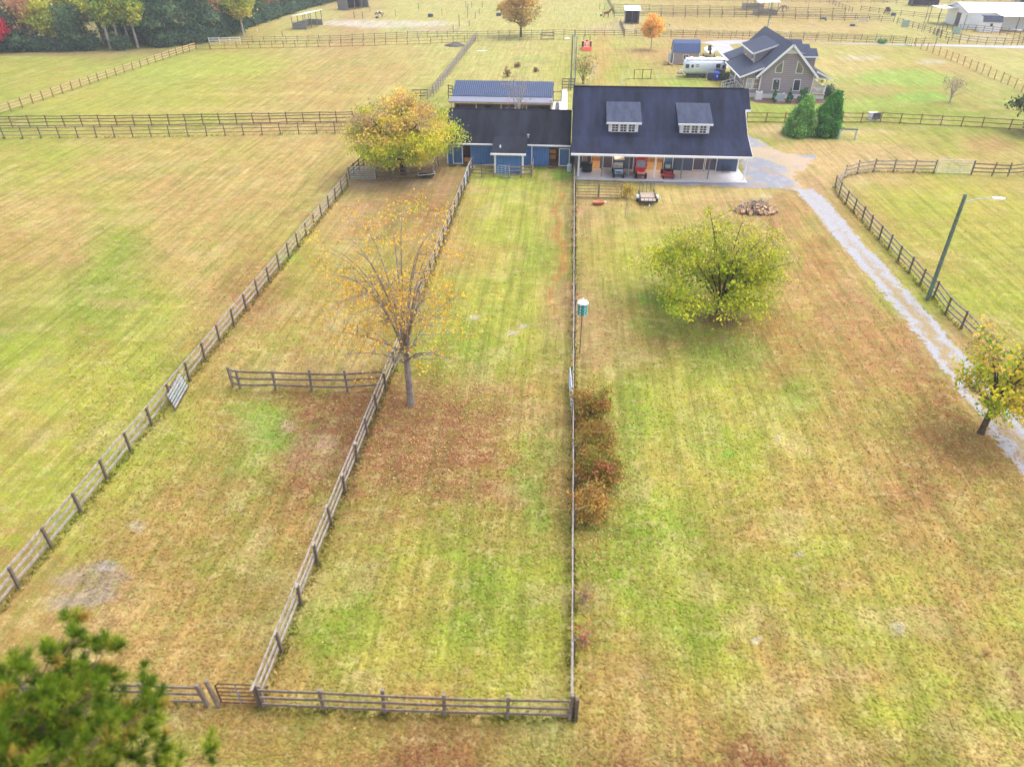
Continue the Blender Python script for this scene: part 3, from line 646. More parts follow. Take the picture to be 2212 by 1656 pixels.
for a,b_,m_ in ((1.86,2.9,'panel_dark'),(4.12,5.22,'panel_dark'),(10.68,11.72,'panel_blue'),(13.85,15.08,'panel_dark'),(15.16,16.42,'panel_dark'),(7.4,8.62,'panel_blue')): pdoor(a,b_,m_)
MB().box(18.6,18.78,Yw-.06,Yw-.003,.12,3.6).build('corner_trim','white',B_,True)
for x,y,z,pw in ((3.4,80.2,2.6,40),(9.8,80.3,2.7,36),(5.5,77.2,2.75,34),(9.9,77.4,2.8,40),(14.4,77.3,2.75,22)): lamp(B_,x,y,z,pw)
def dormer(x0,x1,rx0,rx1):
    Yd=78.32; zb_=3.98; zt=5.02
    mb=MB(); mb.prism([(x0,Yd,zb_),(x0,81.6,6.12),(x0,Yd,zt+.1)],(.12,0,0)); mb.prism([(x1-.12,Yd,zb_),(x1-.12,81.6,6.12),(x1-.12,Yd,zt+.1)],(.12,0,0)); mb.box(x0,x1,Yd,Yd+.1,zb_,zt+.02)
    d=mb.build('dormer','white_dirty',B_,True)
    mb=MB(); prof(mb,rx0,rx1,[(77.95,5.2),(81.75,6.46),(81.75,6.3),(77.95,5.06)]); r=mb.build('dormer_roof','shingle_pale',None); r.parent=d; r.location=(-10,-78,0)
    f=MB().box(rx0,rx1,77.87,77.945,5.02,5.2).build('dormer_fascia','white',None); f.parent=d; f.location=(-10,-78,0)
    wdt=(x1-x0-.5)/3
    mbw=MB().box(x0+.02,x1-.02,Yd-.045,Yd-.003,zb_+.02,zt)   # white surround
    s=mbw.build('window_surround','white',None); s.parent=d; s.location=(-10,-78,0)
    for k in range(3):
        a=x0+.25+k*wdt+.12; b2=x0+.25+(k+1)*wdt-.12
        w_=window(B_,a,b2,Yd-.05,zb_+.22,zt-.1,bars=(1,2),fr=.05)
dormer(4.47,7.6,4.2,7.9); dormer(11.95,15.05,11.68,15.3)
MB().prism([(.99,83.0,1.0),(.99,84.2,1.0),(.99,84.2,1.1),(.99,83.0,1.1)],(-.01,0,0))
# --- long stable
S_=empty('stable',(-6,79.5,0),0,'long low blue stable with black shingle roof and white framed sliding doors','stable')
mb=MB(); prof(mb,-13.4,.55,[(78.95,2.46),(84.0,4.95),(89.1,2.46),(89.1,2.32),(84.0,4.8),(78.95,2.32)]); mb.build('roof','shingle_black',S_,True)
mb=MB(); prof(mb,-7.9,-4.2,[(75.9,2.3),(79.9,3.02),(79.9,2.88),(75.9,2.16)]); mb.build('bay_roof','shingle_black',S_,True)
MB().box(-13.4,-7.92,78.84,78.945,2.3,2.44).build('fascia','white',S_,True); MB().box(-4.18,.55,78.84,78.945,2.3,2.44).build('fascia','white',S_,True)
MB().box(-7.95,-4.15,75.79,75.895,2.12,2.3).build('bay_fascia','white',S_,True)
MB().box(-13.3,.5,83.9,84.1,4.92,4.99).build('ridge_cap','shingle_black',S_,True)
mb=MB(); Ys=79.4
for a,b_ in ((-13.1,-11.36),(-10.55,-1.78),(-.7,.45)): mb.box(a,b_,Ys,Ys+.14,0,2.5)
for a,b_ in ((-11.36,-10.55),(-1.78,-.7)): mb.box(a,b_,Ys,Ys+.14,2.05,2.5)
mb.box(-13.1,-12.96,Ys+.14,88.8,0,2.5); mb.box(.31,.45,Ys+.14,88.8,0,2.5); mb.box(-13.1,.45,88.8,88.94,0,2.5)
for xx in (-13.1,.31): mb.prism([(xx,79.4,2.5),(xx,88.94,2.5),(xx,84,4.76)],(.14,0,0))
mb.build('wall','siding_blue',S_,True)
mb=MB(); mb.box(-7.5,-4.5,76.4,76.54,0,2.3); mb.box(-7.5,-7.36,76.54,79.39,0,2.4); mb.box(-4.64,-4.5,76.54,79.39,0,2.4); mb.build('bay_wall','siding_blue',S_,True)
for x in (-7.6,-4.62): MB().box(x,x+.2,76.33,76.397,.02,2.16).build('corner_trim','white',S_,True)
for x in (-13.2,-3.76): MB().box(x,x+.12,79.28,79.39,.02,2.3).build('downspout','white',S_,True)
for a,b_ in ((-12.52,-11.4),(-.7,.5)):
    d=MB().box(a,b_,79.28,79.35,.08,2.02).build('sliding_door','panel_blue',S_,True)
    mb=MB(); f=.085
    mb.box(a,a+f,79.25,79.277,.08,2.02); mb.box(b_-f,b_,79.25,79.277,.08,2.02); mb.box(a+f,b_-f,79.25,79.277,.08,.08+f); mb.box(a+f,b_-f,79.25,79.277,2.02-f,2.02); mb.build('door_trim','white',S_,True)
for a,b_ in ((-11.9,-9.9),(-2.4,-.1)):
    mb=MB(); mb.box(a,b_,79.56,83,-.1,.05); mb.box(a,b_,83,83.1,0,2.5); mb.box(a-.1,a,79.56,83,0,2.5); mb.box(b_,b_+.1,79.56,83,0,2.5); mb.build('stall_lining','inside_dark',S_,True)
for z in (.55,1.15): MB().box(-1.75,-1.05,80.3,80.36,z,z+.42).build('stall_board','stain',S_,True)
MB().box(-11.33,-10.6,79.9,79.98,.1,.6).build('stall_board','stain',S_,True)
lamp(S_,-10.9,80.3,2.3,5); lamp(S_,-1.2,80.8,2.3,6)
MB().lathe([(.09,0),(.09,.28),(.0,.3)],(-7.0,77.2,2.5),10).build('vent_pipe','white',S_,True)
MB().lathe([(.1,0),(.1,.34),(.16,.36),(.16,.42),(0,.44)],(-4.15,79.9,2.86),10).build('vent_pipe','galv',S_,True)
tag(MB().box(-1.9,-.9,78.7,79.3,0,.12).build('door_mat','wood_dark'),'dark wooden step below the right stable doorway','step')
mb=MB(); mb.box(-12.9,-12.1,78.4,78.85,.01,.04); mb.box(-11.5,-10.3,78.5,79.0,.01,.05); tag(mb.build('door_mat','black'),'black rubber mats on dirt before the left stable doorway','mat')
tag(MB().bar((-10.9,78.0,.1),(-7.7,79.0,.25),.08,.08).build('pole','white_dirty'),'long white pole lying aslant before the stable wall','pole')
# --- open shed with blue roof
H_=empty('open_shed',(-8,100,0),0,'open fronted shed with ribbed blue metal roof and grey porch roof','shed')
mb=MB(); prof(mb,-15.5,-1.98,[(99.75,3.0),(103.6,4.22),(107.5,3.0),(107.5,2.92),(103.6,4.12),(99.75,2.9)]); mb.build('roof','metal_blue',H_,True)
mb=MB()
for k in range(50):
    x=-15.4+k*.27; mb.bar((x,99.75,3.03),(x,103.6,4.25),.04,.04)
mb.build('roof_ribs',mat('rib_highlight',(96,112,142),.5,.2,var=.2,scale=2),H_,True)
mb=MB(); mb.prism([(-15.8,98.3,2.6),(-1.85,98.3,2.6),(-1.98,99.9,2.98),(-15.45,99.9,2.98)],(0,0,-.07)); mb.build('porch_roof','metal_grey',H_,True)
MB().box(-15.75,-1.9,98.3,98.38,2.34,2.52).build('beam','wood_tan',H_,True)
for x in (-15.4,-12.1,-8.75,-5.4,-2.15): MB().box(x-.07,x+.07,98.4,98.54,0,2.36).build('post','wood_tan',H_,True)
mb=MB(); mb.box(-15.3,-2.1,107.2,107.32,0,2.95); mb.box(-15.3,-15.18,100,107.2,0,2.9); mb.box(-2.22,-2.1,98.6,107.2,0,2.9)
mb.build('wall','siding_beige',H_,True)
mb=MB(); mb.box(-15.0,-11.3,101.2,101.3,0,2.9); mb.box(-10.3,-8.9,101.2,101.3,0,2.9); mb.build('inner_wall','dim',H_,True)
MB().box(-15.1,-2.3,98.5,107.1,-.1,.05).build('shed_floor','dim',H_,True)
for x,y,c in ((-7.2,101,'black'),(-4.0,100.6,'orange')):   # small machines under the roof
    e=empty('parked_mower',(x,y,0),0,{'black':'dark riding machine parked under the blue roofed shed, left of the orange one','orange':'orange riding mower parked in the right bay of the blue roofed shed'}[c],'mower')
    MB().box(-.55,.55,-.8,.6,.25,.55).build('deck',c,e,bevel=.05); MB().box(-.4,.4,-.1,.9,.5,1.15).build('hood',c,e,bevel=.1); MB().box(-.25,.25,-.5,-.35,.8,1.4).build('seat','black',e,bevel=.04)
    MB().tube((.35,-.4,.5),(.35,-.45,1.7),.03).build('roll_bar','black',e)
    for sx in (-.5,.5):
        MB().tube((sx-.1,.4,.3),(sx+.1,.4,.3),.3,.3,14).build('wheel','tyre',e)
tag(MB().box(-1.7,-1.1,105.5,106.4,0,.7).lathe([(.25,.7),(.3,.9),(.1,1.1),(0,1.12)],(-1.4,106,0)).build('planter','greypost'),'grey cluttered planter beside the shed end wall','planter')
tag(MB().box(-13.9,-13.5,99,99.2,0,1.5).build('board_stack','wood_dark'),'dark boards standing in the left bay of the open shed','boards')
# --- grey house
O_=empty('house',(32.4,116,0),0,'taupe sided house with steep blue grey roof, dormers and white trim','house')
yf=115.9; slope=.985; zr=7.5; xr=32.36
mb=MB(); mb.prism([(28.7,yf,.62),(36.4,yf,.62),(36.4,yf,3.45),(xr,yf,7.36),(28.7,yf,3.8)],(0,17.8,0)); mb.build('wall','siding_taupe',O_,True)
mb=MB(); mb.box(28.72,36.38,yf+.03,133.6,0,.62); mb.box(26.55,28.7,116.45,127.8,0,.62); mb.box(36.4,38.45,yf+.05,133.5,0,.5); mb.build('foundation','white_dirty',O_,True)
def zroof(x): return zr-abs(x-xr)*slope
mb=MB(); y0r=115.3
for xe in (27.9,36.85):
    mb.prism([(xr,y0r,zr+.08),(xe,y0r,zroof(xe)+.08),(xe,y0r,zroof(xe)-.06),(xr,y0r,zr-.06)],(0,19.0,0))
mb.build('roof','shingle_blue',O_,True)
for xe,nm in ((27.85,'rake'),(36.9,'rake')):
    MB().bar((xr,y0r-.04,zr-.07),(xe,y0r-.04,zroof(xe)-.07),.06,.3,(0,0,1)).build('rake_board','white',O_,True)
mb=MB(); mb.prism([(31.2,yf-.05,6.2),(33.52,yf-.05,6.2),(xr,yf-.05,7.3)],(0,.04,0)); mb.build('gable_panel','white',O_,True)
# sunroom
mb=MB(); mb.prism([(26.5,116.4,.62),(28.7,116.4,.62),(28.7,116.4,4.1),(26.5,116.4,3.2)],(0,11.5,0)); mb.build('sunroom_wall','siding_taupe',O_,True)
mb=MB(); mb.prism([(25.6,115.75,2.98),(29.15,115.75,4.42),(29.15,115.75,4.3),(25.6,115.75,2.86)],(0,12.6,0)); mb.build('sunroom_roof','shingle_blue',O_,True)
MB().bar((25.6,115.7,2.9),(28.9,115.7,4.22),.06,.22).build('rake_board','white',O_,True)
MB().box(25.5,25.59,115.7,128.3,2.8,2.96).build('gutter','white',O_,True)
mb=MB(); mb.prism([(26.2,128.4,3.3),(29.15,128.4,4.42),(29.15,128.4,4.3),(26.2,128.4,3.18)],(0,5.8,0)); mb.build('rear_roof','shingle_blue',O_,True)
for k in range(11):   # windows down the long side of the sunroom
    ya=117.0+k*.98
    if k==6:
        mb=MB(); mb.box(26.42,26.49,ya,ya+.85,.7,2.75); mb.build('door','white',O_,True); continue
    mb=MB(); mb.box(26.43,26.49,ya,ya+.84,1.25,2.85); f=mb.build('window','white',O_,True)
    for zz_,zt_ in ((1.35,2.0),(2.08,2.76)):
        g=MB().box(26.41,26.428,ya+.1,ya+.74,zz_,zt_).build('pane','glass',None); g.parent=f; g.location=(-32.4,-116,0)
def wpoly(pts,Yp,gl):
    P3=[W6(a,b_,Yp) for a,b_ in pts]; cx=sum(p[0] for p in P3)/len(P3); cz=sum(p[1] for p in P3)/len(P3)
    f=MB().prism([(p[0],Yp-.04,p[1]) for p in P3],(0,.035,0)).build('window','white',O_,True)
    g=MB().prism([(cx+(p[0]-cx)*.82,Yp-.06,cz+(p[1]-cz)*.88) for p in P3],(0,.018,0)).build('pane',gl,None); g.parent=f; g.location=(-32.4,-116,0)
wpoly([(1362,566),(1442,568),(1464,432),(1374,508)],yf,'glass_green'); wpoly([(1584,572),(1664,576),(1674,512),(1614,436)],yf,'glass_green')
wpoly([(1328,756),(1408,758),(1426,632),(1346,630)],yf,'glass'); wpoly([(1550,762),(1630,764),(1648,638),(1572,636)],yf,'glass')
for a in (1045,1120):
    P0=W6(a,742,116.4);P1=W6(a+72,626,116.4); f=window(O_,P0[0]+.07,P0[0]+.85,116.38,P0[1]+.08,P1[1]-.1,glass='glass_pale' if a<1100 else 'glass_warm',bars=(0,1),fr=.08)
for x in (28.62,36.3): MB().box(x,x+.12,yf-.05,yf-.003,.64,3.3).build('corner_trim','white',O_,True)
MB().box(31.1-.08,31.1+.08,yf-.14,yf,2.3,2.5).build('wall_light','galv',O_,True)
# left shed dormer
d=MB().add([(28.4,120.8,3.5),(31.4,120.8,6.55),(28.4,120.8,5.55),(28.4,129.3,3.5),(31.4,129.3,6.55),(28.4,129.3,5.55)],[(0,1,2),(5,4,3),(0,2,5,3),(2,1,4,5),(0,3,4,1)]).build('dormer','siding_taupe',O_,True)
def sub(mb,name,m_,par): o=mb.build(name,m_,None); o.parent=par; o.location=(-32.4,-116,0); return o
sub(MB().prism([(27.95,120.3,5.55),(31.7,120.3,6.84),(31.7,120.3,6.7),(27.95,120.3,5.42)],(0,9.5,0)),'dormer_roof','shingle_blue',d)
sub(MB().bar((27.95,120.26,5.42),(31.6,120.26,6.68),.05,.22),'dormer_trim','white',d); sub(MB().box(27.87,27.94,120.3,129.8,5.34,5.54),'dormer_fascia','white',d)
for ya in (121.6,126.5):
    f=sub(MB().box(28.33,28.39,ya,ya+.95,4.3,5.4),'window','white',d); sub(MB().box(28.31,28.328,ya+.12,ya+.83,4.42,5.28),'window_pane','glass',d)
sub(MB().box(28.34,28.41,120.75,120.9,3.6,5.5),'corner_trim','white',d)
# right dormers
for yk in (118.6,122.6,127.2):
    d=MB().prism([(33.6,yk,5.0),(36.9,yk,3.2),(36.9,yk,5.35),(33.6,yk,6.2)],(0,2.6,0)).build('dormer','siding_taupe',O_,True)
    sub(MB().prism([(33.4,yk-.35,5.5),(37.1,yk-.35,5.42),(37.1,yk+1.3,6.25),(33.4,yk+1.3,6.3)],(0,0,.1)),'dormer_roof','shingle_blue',d)
    sub(MB().prism([(33.4,yk+2.95,5.5),(37.1,yk+2.95,5.42),(37.1,yk+1.32,6.24),(33.4,yk+1.32,6.29)],(0,0,.1)),'dormer_roof','shingle_blue',d)
    sub(MB().box(34.0,37.12,yk-.42,yk-.36,5.3,5.5),'dormer_trim','white',d)
# right porch
mb=MB(); mb.prism([(36.3,115.5,4.0),(39.15,115.5,2.8),(39.15,115.5,2.68),(36.3,115.5,3.88)],(0,18,0)); mb.build('porch_roof','shingle_blue',O_,True)
MB().bar((36.5,115.45,3.84),(39.15,115.45,2.72),.05,.2).build('rake_board','white',O_,True)
MB().prism([(36.42,115.9,3.8),(38.3,115.9,2.95),(36.42,115.9,2.95)],(0,.08,0)).build('porch_gable','siding_taupe',O_,True)
MB().box(36.4,38.5,115.85,133.5,.5,.62).build('porch_deck','wood_tan',O_,True)
for y in (115.95,119.5,123,126.6,130): MB().box(38.3,38.44,y-.07,y+.07,.62,2.95).build('porch_post','white',O_,True)
MB().box(36.4,38.45,115.86,115.98,2.78,2.95).build('porch_beam','white',O_,True); MB().box(38.3,38.44,116.1,133,2.78,2.95).build('porch_beam','white',O_,True)
mb=MB(); mb.box(36.5,38.3,115.9,115.96,1.5,1.57); mb.box(36.5,38.3,115.9,115.96,.72,.78)
for k in range(13): mb.box(36.55+k*.14,36.6+k*.14,115.91,115.95,.78,1.5)
mb.box(38.35,38.4,116.1,130,1.5,1.57)
for k in range(60): mb.box(38.35,38.39,116.2+k*.23,116.26+k*.23,.7,1.5)
mb.build('railing','white',O_,True)
tag(MB().lathe([(.0,-.25),(.22,-.2),(.3,0),(.2,.18),(0,.24)],(37.9,116.6,2.35),10).build('hanging_plant',mat('yellow_bloom',(238,190,60),.7,var=.3,scale=14)),'yellow hanging plant under the porch roof of the grey house','plant')
# steps with handrails
steps_=empty('porch_steps',(26.4,121.6,0),0,'weathered wooden steps with two white handrails leading to the sunroom door','steps')
for k in range(5): MB().box(-.42*(k+1),-.42*k,-1.0,.9,0,.58-k*.115).build('step','wood_top',steps_)
for y in (-1.0,.9):
    mb=MB(); mb.bar((0,y,1.55),(-2.1,y,1.0),.06,.06); mb.bar((0,y,1.1),(-2.1,y,.55),.05,.05)
    for k in range(4): mb.bar((-.1-k*.65,y,.0),(-.1-k*.65,y,1.5-k*.17),.06,.06)
    mb.build('handrail','white',steps_)
flat('mulch_bed',[z6(*p) for p in ((1100,845),(1190,845),(1750,852),(1915,855),(1948,838),(1950,880),(1880,895),(1640,910),(1400,905),(1180,890),(1100,870))],.03,'mulch')
def acbox(label,p,w_,d_,h_,m_='acunit'):
    e=empty('air_conditioner',(p[0],p[1],0),0,label,'air conditioner'); MB().box(-w_/2,w_/2,0,d_,.06,h_).build('casing',m_,e,bevel=.04)
    MB().box(-w_/2-.08,w_/2+.08,-.08,d_+.08,-.1,.055).build('pad','concrete',e); MB().lathe([(w_*.33,0),(w_*.33,.03),(w_*.26,.035),(0,.05)],(0,d_/2,h_),16).build('fan_grille','mesh',e)
acbox('tall pale box unit on a pad at the left of the house mulch bed',z6(1187,858),.9,.7,1.15,'white_dirty')
acbox('wide grey blue air conditioner between two small pointed evergreens',z6(1416,872),1.3,.9,1.05)
acbox('small grey unit right of the second pointed evergreen by the house',z6(1543,864),.45,.45,.65,'slate_bin')
tag(MB().lathe([(0,0),(.25,.05),(.28,.3),(.12,.5),(0,.52)],(*z6(1972,790),0),12).build('garden_ornament','white_dirty'),'small rounded white ornament beside the shrub at the porch corner','ornament')
# --- gambrel shed
ex=z6(275,478); K_=empty('garden_shed',(21.2,143,0),0,'small tan shed with dark blue gambrel roof and one white window','shed')
x0,x1=18.95,23.65; y0s=143
mb=MB(); mb.prism([(x0,y0s,0),(x0,y0s+3.2,0),(x0,y0s+3.2,2.0),(x0,y0s+2.5,3.3),(x0,y0s+1.6,3.75),(x0,y0s+.7,3.3),(x0,y0s,2.0)],(x1-x0,0,0)); mb.build('wall','siding_beige',K_,True)
mb=MB(); prof(mb,x0-.1,x1+.1,[(y0s-.2,2.0),(y0s+.65,3.42),(y0s+1.6,3.95),(y0s+2.55,3.42),(y0s+3.4,2.0),(y0s+3.28,2.0),(y0s+2.48,3.33),(y0s+1.6,3.83),(y0s+.72,3.33),(y0s-.08,2.0)]); mb.build('roof',mat('navy_shingle',(66,84,122),.8,var=.12,scale=3),K_,True)
window(K_,20.85,21.65,y0s,.95,1.6,bars=(1,0),fr=.08)
for x in (x0-.02,x1-.1): MB().box(x,x+.12,y0s-.04,y0s-.004,0,2.0).build('corner_trim','white',K_,True)
mb=MB(); 
for k in range(3): mb.box(18.3+k*.12,18.36+k*.12,142.6+k*.2,144.8,.0,1.9-k*.1)
tag(mb.build('panel_stack','acunit'),'grey panels leaning on the left end of the tan shed','panels')
def logpile(label,cx,cy,n,rx,ry,h,rr,seed,name='firewood_pile'):
    e=empty(name,(cx,cy,0),0,label,'log pile'); r=random.Random(seed)
    for k in range(n):
        t=r.uniform(0,6.28); q=math.sqrt(r.random()); x=q*rx*math.cos(t); y=q*ry*math.sin(t); rad=r.uniform(*rr); z=max(rad*.8,h*(1-q*q)*r.uniform(.5,1)); ln=r.uniform(.25,.55)*1.0
        d=Vector((r.uniform(-.7,.7),r.uniform(-1,-.2),r.uniform(.0,.9))).normalized()*ln/2; c=Vector((x,y,z))
        lg=MB().tube(c-d,c+d,rad,rad*.95,10,False).build('log','bark',e); MB().tube(c-d*.98,c+d*.98,rad*.97,rad*.92,10).build('cut_face','log',lg)
    return e
logpile('small stack of firewood at the left foot of the tan shed',18.2,141.9,14,.9,.5,.5,(.1,.16),3)
logpile('low row of stacked firewood along the front of the tan shed',20.4,142.5,16,1.0,.15,.35,(.08,.13),4)
p=z5(1940,1330); logpile('heap of cut logs and bark beyond the round green tree',p[0],p[1],70,1.9,.95,.85,(.13,.25),8,'log_heap')
p2=bpy.data.objects['log_heap']; mb=MB(); r=random.Random(2)
for k in range(90):
    t=r.uniform(0,6.28);q=math.sqrt(r.random()); x=q*1.9*math.cos(t);y=q*1.1*math.sin(t);z=.15+.9*(1-q*q); a=r.uniform(0,3.14); l=r.uniform(.2,.7)
    mb.bar((x,y,z),(x+math.cos(a)*l,y+math.sin(a)*l*.5,z+r.uniform(-.15,.2)),r.uniform(.04,.14),.04)
mb.build('bark_scraps','bark',p2)
# --- vehicles
def wheel(e,x,y,rad,wd,rim='chrome',name='wheel',axis='x'):
    w_=MB().lathe([(rad*.6,-wd/2),(rad*.93,-wd/2),(rad,-wd*.3),(rad,wd*.3),(rad*.93,wd/2),(rad*.6,wd/2)],(x,y,rad) ,18,axis).build(name,'tyre',e)
    MB().lathe([(0,-wd*.42),(rad*.62,-wd*.4),(rad*.62,wd*.4),(0,wd*.42)],(x,y,rad),14,axis).build('rim',rim,w_)
def cart(p,kind,label):
    e=empty('golf_cart',(p[0],p[1],.12),0,label,'golf cart')
    if kind=='red':
        MB().loft([[(-w_,y,z0),(w_,y,z0),(w_*.94,y,z1),(-w_*.94,y,z1)] for y,w_,z0,z1 in ((.05,.46,.5,.78),(.5,.52,.45,.95),(.95,.52,.45,1.0),(2.2,.52,.45,1.0),(2.4,.46,.5,.9))]).build('body','red',e,bevel=.04)
        MB().box(-.52,.52,.9,2.1,1.78,1.88).build('roof','red',e,bevel=.06)
        MB().add([(-.46,.78,1.0),(.46,.78,1.0),(.44,.98,1.78),(-.44,.98,1.78)],[(0,1,2,3)]).build('windshield',mat('windscreen',(112,122,146),.15,var=.25,scale=3,spec=.8),e)
        mb=MB()
        for a,b_ in (((-.5,.76,.96),(-.47,.96,1.8)),((.5,.76,.96),(.47,.96,1.8)),((-.5,2.1,.96),(-.5,2.05,1.8)),((.5,2.1,.96),(.5,2.05,1.8)),((-.5,.76,1.0),(.5,.76,1.0)),((-.5,.95,1.76),(.5,.95,1.76)),((-.5,.8,1.0),(-.5,2.1,1.0)),((.5,.8,1.0),(.5,2.1,1.0))): mb.bar(a,b_,.09,.09)
        mb.build('cab_frame','red',e)
        MB().box(-.4,.4,-.03,.06,.62,.72).build('grille','chrome',e); MB().box(-.5,.5,-.12,.0,.42,.5).build('bumper','black',e)
        for s in (-.34,.34): MB().lathe([(0,-.02),(.06,0),(.07,.04)],(s,.0,.78),10,'y').build('headlight','chrome',e)
        for s in (-.6,.6): MB().box(s-.05,s+.05,.95,1.0,1.15,1.3).build('mirror','black',e)
        rad=.31
    else:
        MB().loft([[(-w_,y,z0),(w_,y,z0),(w_*.9,y,z1),(-w_*.9,y,z1)] for y,w_,z0,z1 in ((.05,.42,.42,.62),(.35,.5,.4,.82),(.75,.5,.4,.92),(.8,.5,.4,.5),(2.3,.5,.4,.55))]).build('body','black',e,bevel=.04)
        MB().add([(-.42,.02,.5),(.42,.02,.5),(.44,.36,.86),(-.44,.36,.86)],[(0,1,2,3)]).build('front_cowl','graphic',e,loc=(0,-.02,.02))
        MB().box(-.5,.5,1.3,1.75,.6,.78).build('seat','cream',e,bevel=.05); MB().box(-.5,.5,1.75,1.85,.75,1.15).build('seat_back','cream',e,bevel=.04)
        MB().box(-.5,.5,2.0,2.3,.6,1.0).build('rear_seat','black',e,bevel=.05)
        MB().box(-.54,.54,.55,2.25,1.78,1.86).build('canopy','cream',e,bevel=.05)
        mb=MB()
        for s in (-.48,.48): mb.bar((s,.55,.85),(s,.68,1.8),.035,.035); mb.bar((s,2.1,.6),(s,2.1,1.8),.035,.035)
        mb.bar((-.48,.56,.92),(.48,.56,.92),.03,.03); mb.build('canopy_frame','black',e)
        MB().lathe([(.16,0),(.18,.02),(.16,.04)],(-.22,.95,1.05),14).build('steering_wheel','black',e)
        for s in (-.34,.34): MB().lathe([(0,-.02),(.05,0),(.06,.03)],(s,.02,.6),10,'y').build('headlight','chrome',e)
        rad=.28
    for x in (-.5,.5):
        for y in (.3,1.95): wheel(e,x,y,rad,.24)
    return e
cart((5.72,75.2),'white','black golf cart with cream canopy and blue and white front, on the porch'); cart((8.05,75.1),'red','bright red golf cart with enclosed cab parked on the porch between posts')
p=(10.95,75.35); e=empty('riding_mower',(p[0],p[1],.12),0,'maroon zero turn riding mower parked on the barn porch','mower')
MB().loft([[(-w_,y,.14),(w_,y,.14),(w_*.95,y,.36),(-w_*.95,y,.36)] for y,w_ in ((.1,.45),(.25,.72),(.75,.75),(.95,.5))]).build('deck','maroon',e,bevel=.04)
MB().box(-.42,.42,.5,1.7,.3,.6).build('frame','maroon',e,bevel=.04); MB().box(-.3,.3,.85,1.3,.62,.76).build('seat','black',e,bevel=.05)
MB().box(-.28,.28,1.25,1.38,.72,1.15).build('seat_back','acunit',e,bevel=.06); MB().box(-.35,.35,1.4,1.95,.5,.95).build('engine','black',e,bevel=.05)
mb=MB(); 
for s in (-.42,.42): mb.path([(s,.55,.6),(s,.6,1.0),(s*.4,.62,1.02)],.025); mb.path([(s,1.4,.6),(s,1.45,1.35)],.028)
mb.path([(-.42,1.45,1.35),(.42,1.45,1.35)],.028); mb.build('levers','black',e)
for s in (-.5,.5): wheel(e,s,.08,.14,.1); wheel(e,s*1.05,1.55,.3,.26)
for s in (-.5,.5): MB().bar((s,.08,.3),(s*.8,.5,.45),.06,.06).build('caster_arm','maroon',e)
# utility trailer
p=z5(942,1275); e=empty('utility_trailer',(p[0],p[1],0),0,'small utility trailer with plank deck and raised mesh ramp on the grass','trailer')
MB().box(-.72,.72,.1,2.5,.42,.48).build('deck','planks',e)
mb=MB()
for s in (-.76,.76): mb.bar((s,.05,.44),(s,2.55,.44),.06,.09); mb.bar((s,.05,.78),(s,2.55,.78),.04,.04); [mb.bar((s,y,.44),(s,y,.78),.04,.04) for y in (.05,.85,1.7,2.55)]
for z in (.44,.78): mb.bar((-.76,.05,z),(.76,.05,z),.05,.05)
for x in (-.4,0,.4): mb.bar((x,.05,.44),(x,.05,.78),.03,.03)
mb.bar((-.7,.1,.42),(0,-1.0,.42),.07,.07); mb.bar((.7,.1,.42),(0,-1.0,.42),.07,.07); mb.build('frame','black',e)
t_=MB().bar((0,-.9,.42),(0,-1.35,.42),.09,.09).build('hitch','galv',e); MB().tube((0,-1.05,.0),(0,-1.05,.6),.03).build('jack','galv',e)
mb=MB()
for x in (-.72,-.36,0,.36,.72): mb.bar((x,2.6,.48),(x,2.72,1.5),.035,.035)
for k in range(11): z=.5+k*.095; mb.bar((-.72,2.6+k*.0115,z),(.72,2.6+k*.0115,z),.018,.018)
mb.bar((-.72,2.72,1.5),(.72,2.72,1.5),.045,.045); mb.build('ramp','mesh',e)
for s in (-.95,.95):
    wheel(e,s,1.25,.3,.18,'white'); MB().loft([[(s-.13,1.25-.42*math.cos(t),.33+.36*math.sin(t)),(s+.13,1.25-.42*math.cos(t),.33+.36*math.sin(t)),(s+.13,1.25-.39*math.cos(t),.33+.33*math.sin(t)),(s-.13,1.25-.39*math.cos(t),.33+.33*math.sin(t))] for t in [R(20+k*20) for k in range(8)]]).build('fender','acunit',e)
# silver camper
e=empty('camper_trailer',(22.9,130.4,0),R(1.5),'long rounded polished silver camper trailer parked on the grass','camper')
def ring(x,sy,z0,z1,n=20):
    r_=[]
    for k in range(n):
        t=2*math.pi*k/n; c_,s_=math.cos(t),math.sin(t); r_.append((x,1.3+sy*math.copysign(abs(c_)**.62,c_),(z0+z1)/2+(z1-z0)/2*math.copysign(abs(s_)**.62,s_)))
    return r_
MB().loft([ring(-3.5,.5,.95,2.2),ring(-3.42,.85,.7,2.55),ring(-3.15,1.1,.55,2.78),ring(-2.6,1.2,.5,2.86),ring(2.7,1.2,.5,2.86),ring(3.2,1.1,.55,2.76),ring(3.48,.82,.72,2.5),ring(3.55,.5,.95,2.15)]).build('body','aluminium',e,smooth=True)
MB().box(-3.2,3.2,.35,2.2,2.8,2.88).build('roof_panel','white',e,bevel=.03)
for x,w_ in ((-.6,.9),(2.2,.8),(-2.3,.5)): MB().box(x-w_/2,x+w_/2,.8,1.6,2.86,3.08).build('roof_unit','white',e,bevel=.05)
for x0_,x1_,z0_,z1_ in ((-3.35,-2.75,1.55,2.15),(-2.4,-2.0,1.6,2.1),(1.7,2.4,1.6,2.25),(2.75,3.2,1.5,2.05)): MB().box(x0_,x1_,.085,.12,z0_,z1_).build('window','glass',e,bevel=.02)
for z in (1.75,2.0): MB().box(-1.7,-1.1,.088,.12,z,z+.1).build('vent','black',e)
MB().box(1.7,2.4,.08,.11,1.35,1.45).build('vent','black',e)
MB().box(-3.0,3.1,.3,2.3,.34,.52).build('underframe','black',e)
for x in (-.15,.72): wheel(e,x,.2,.33,.22)
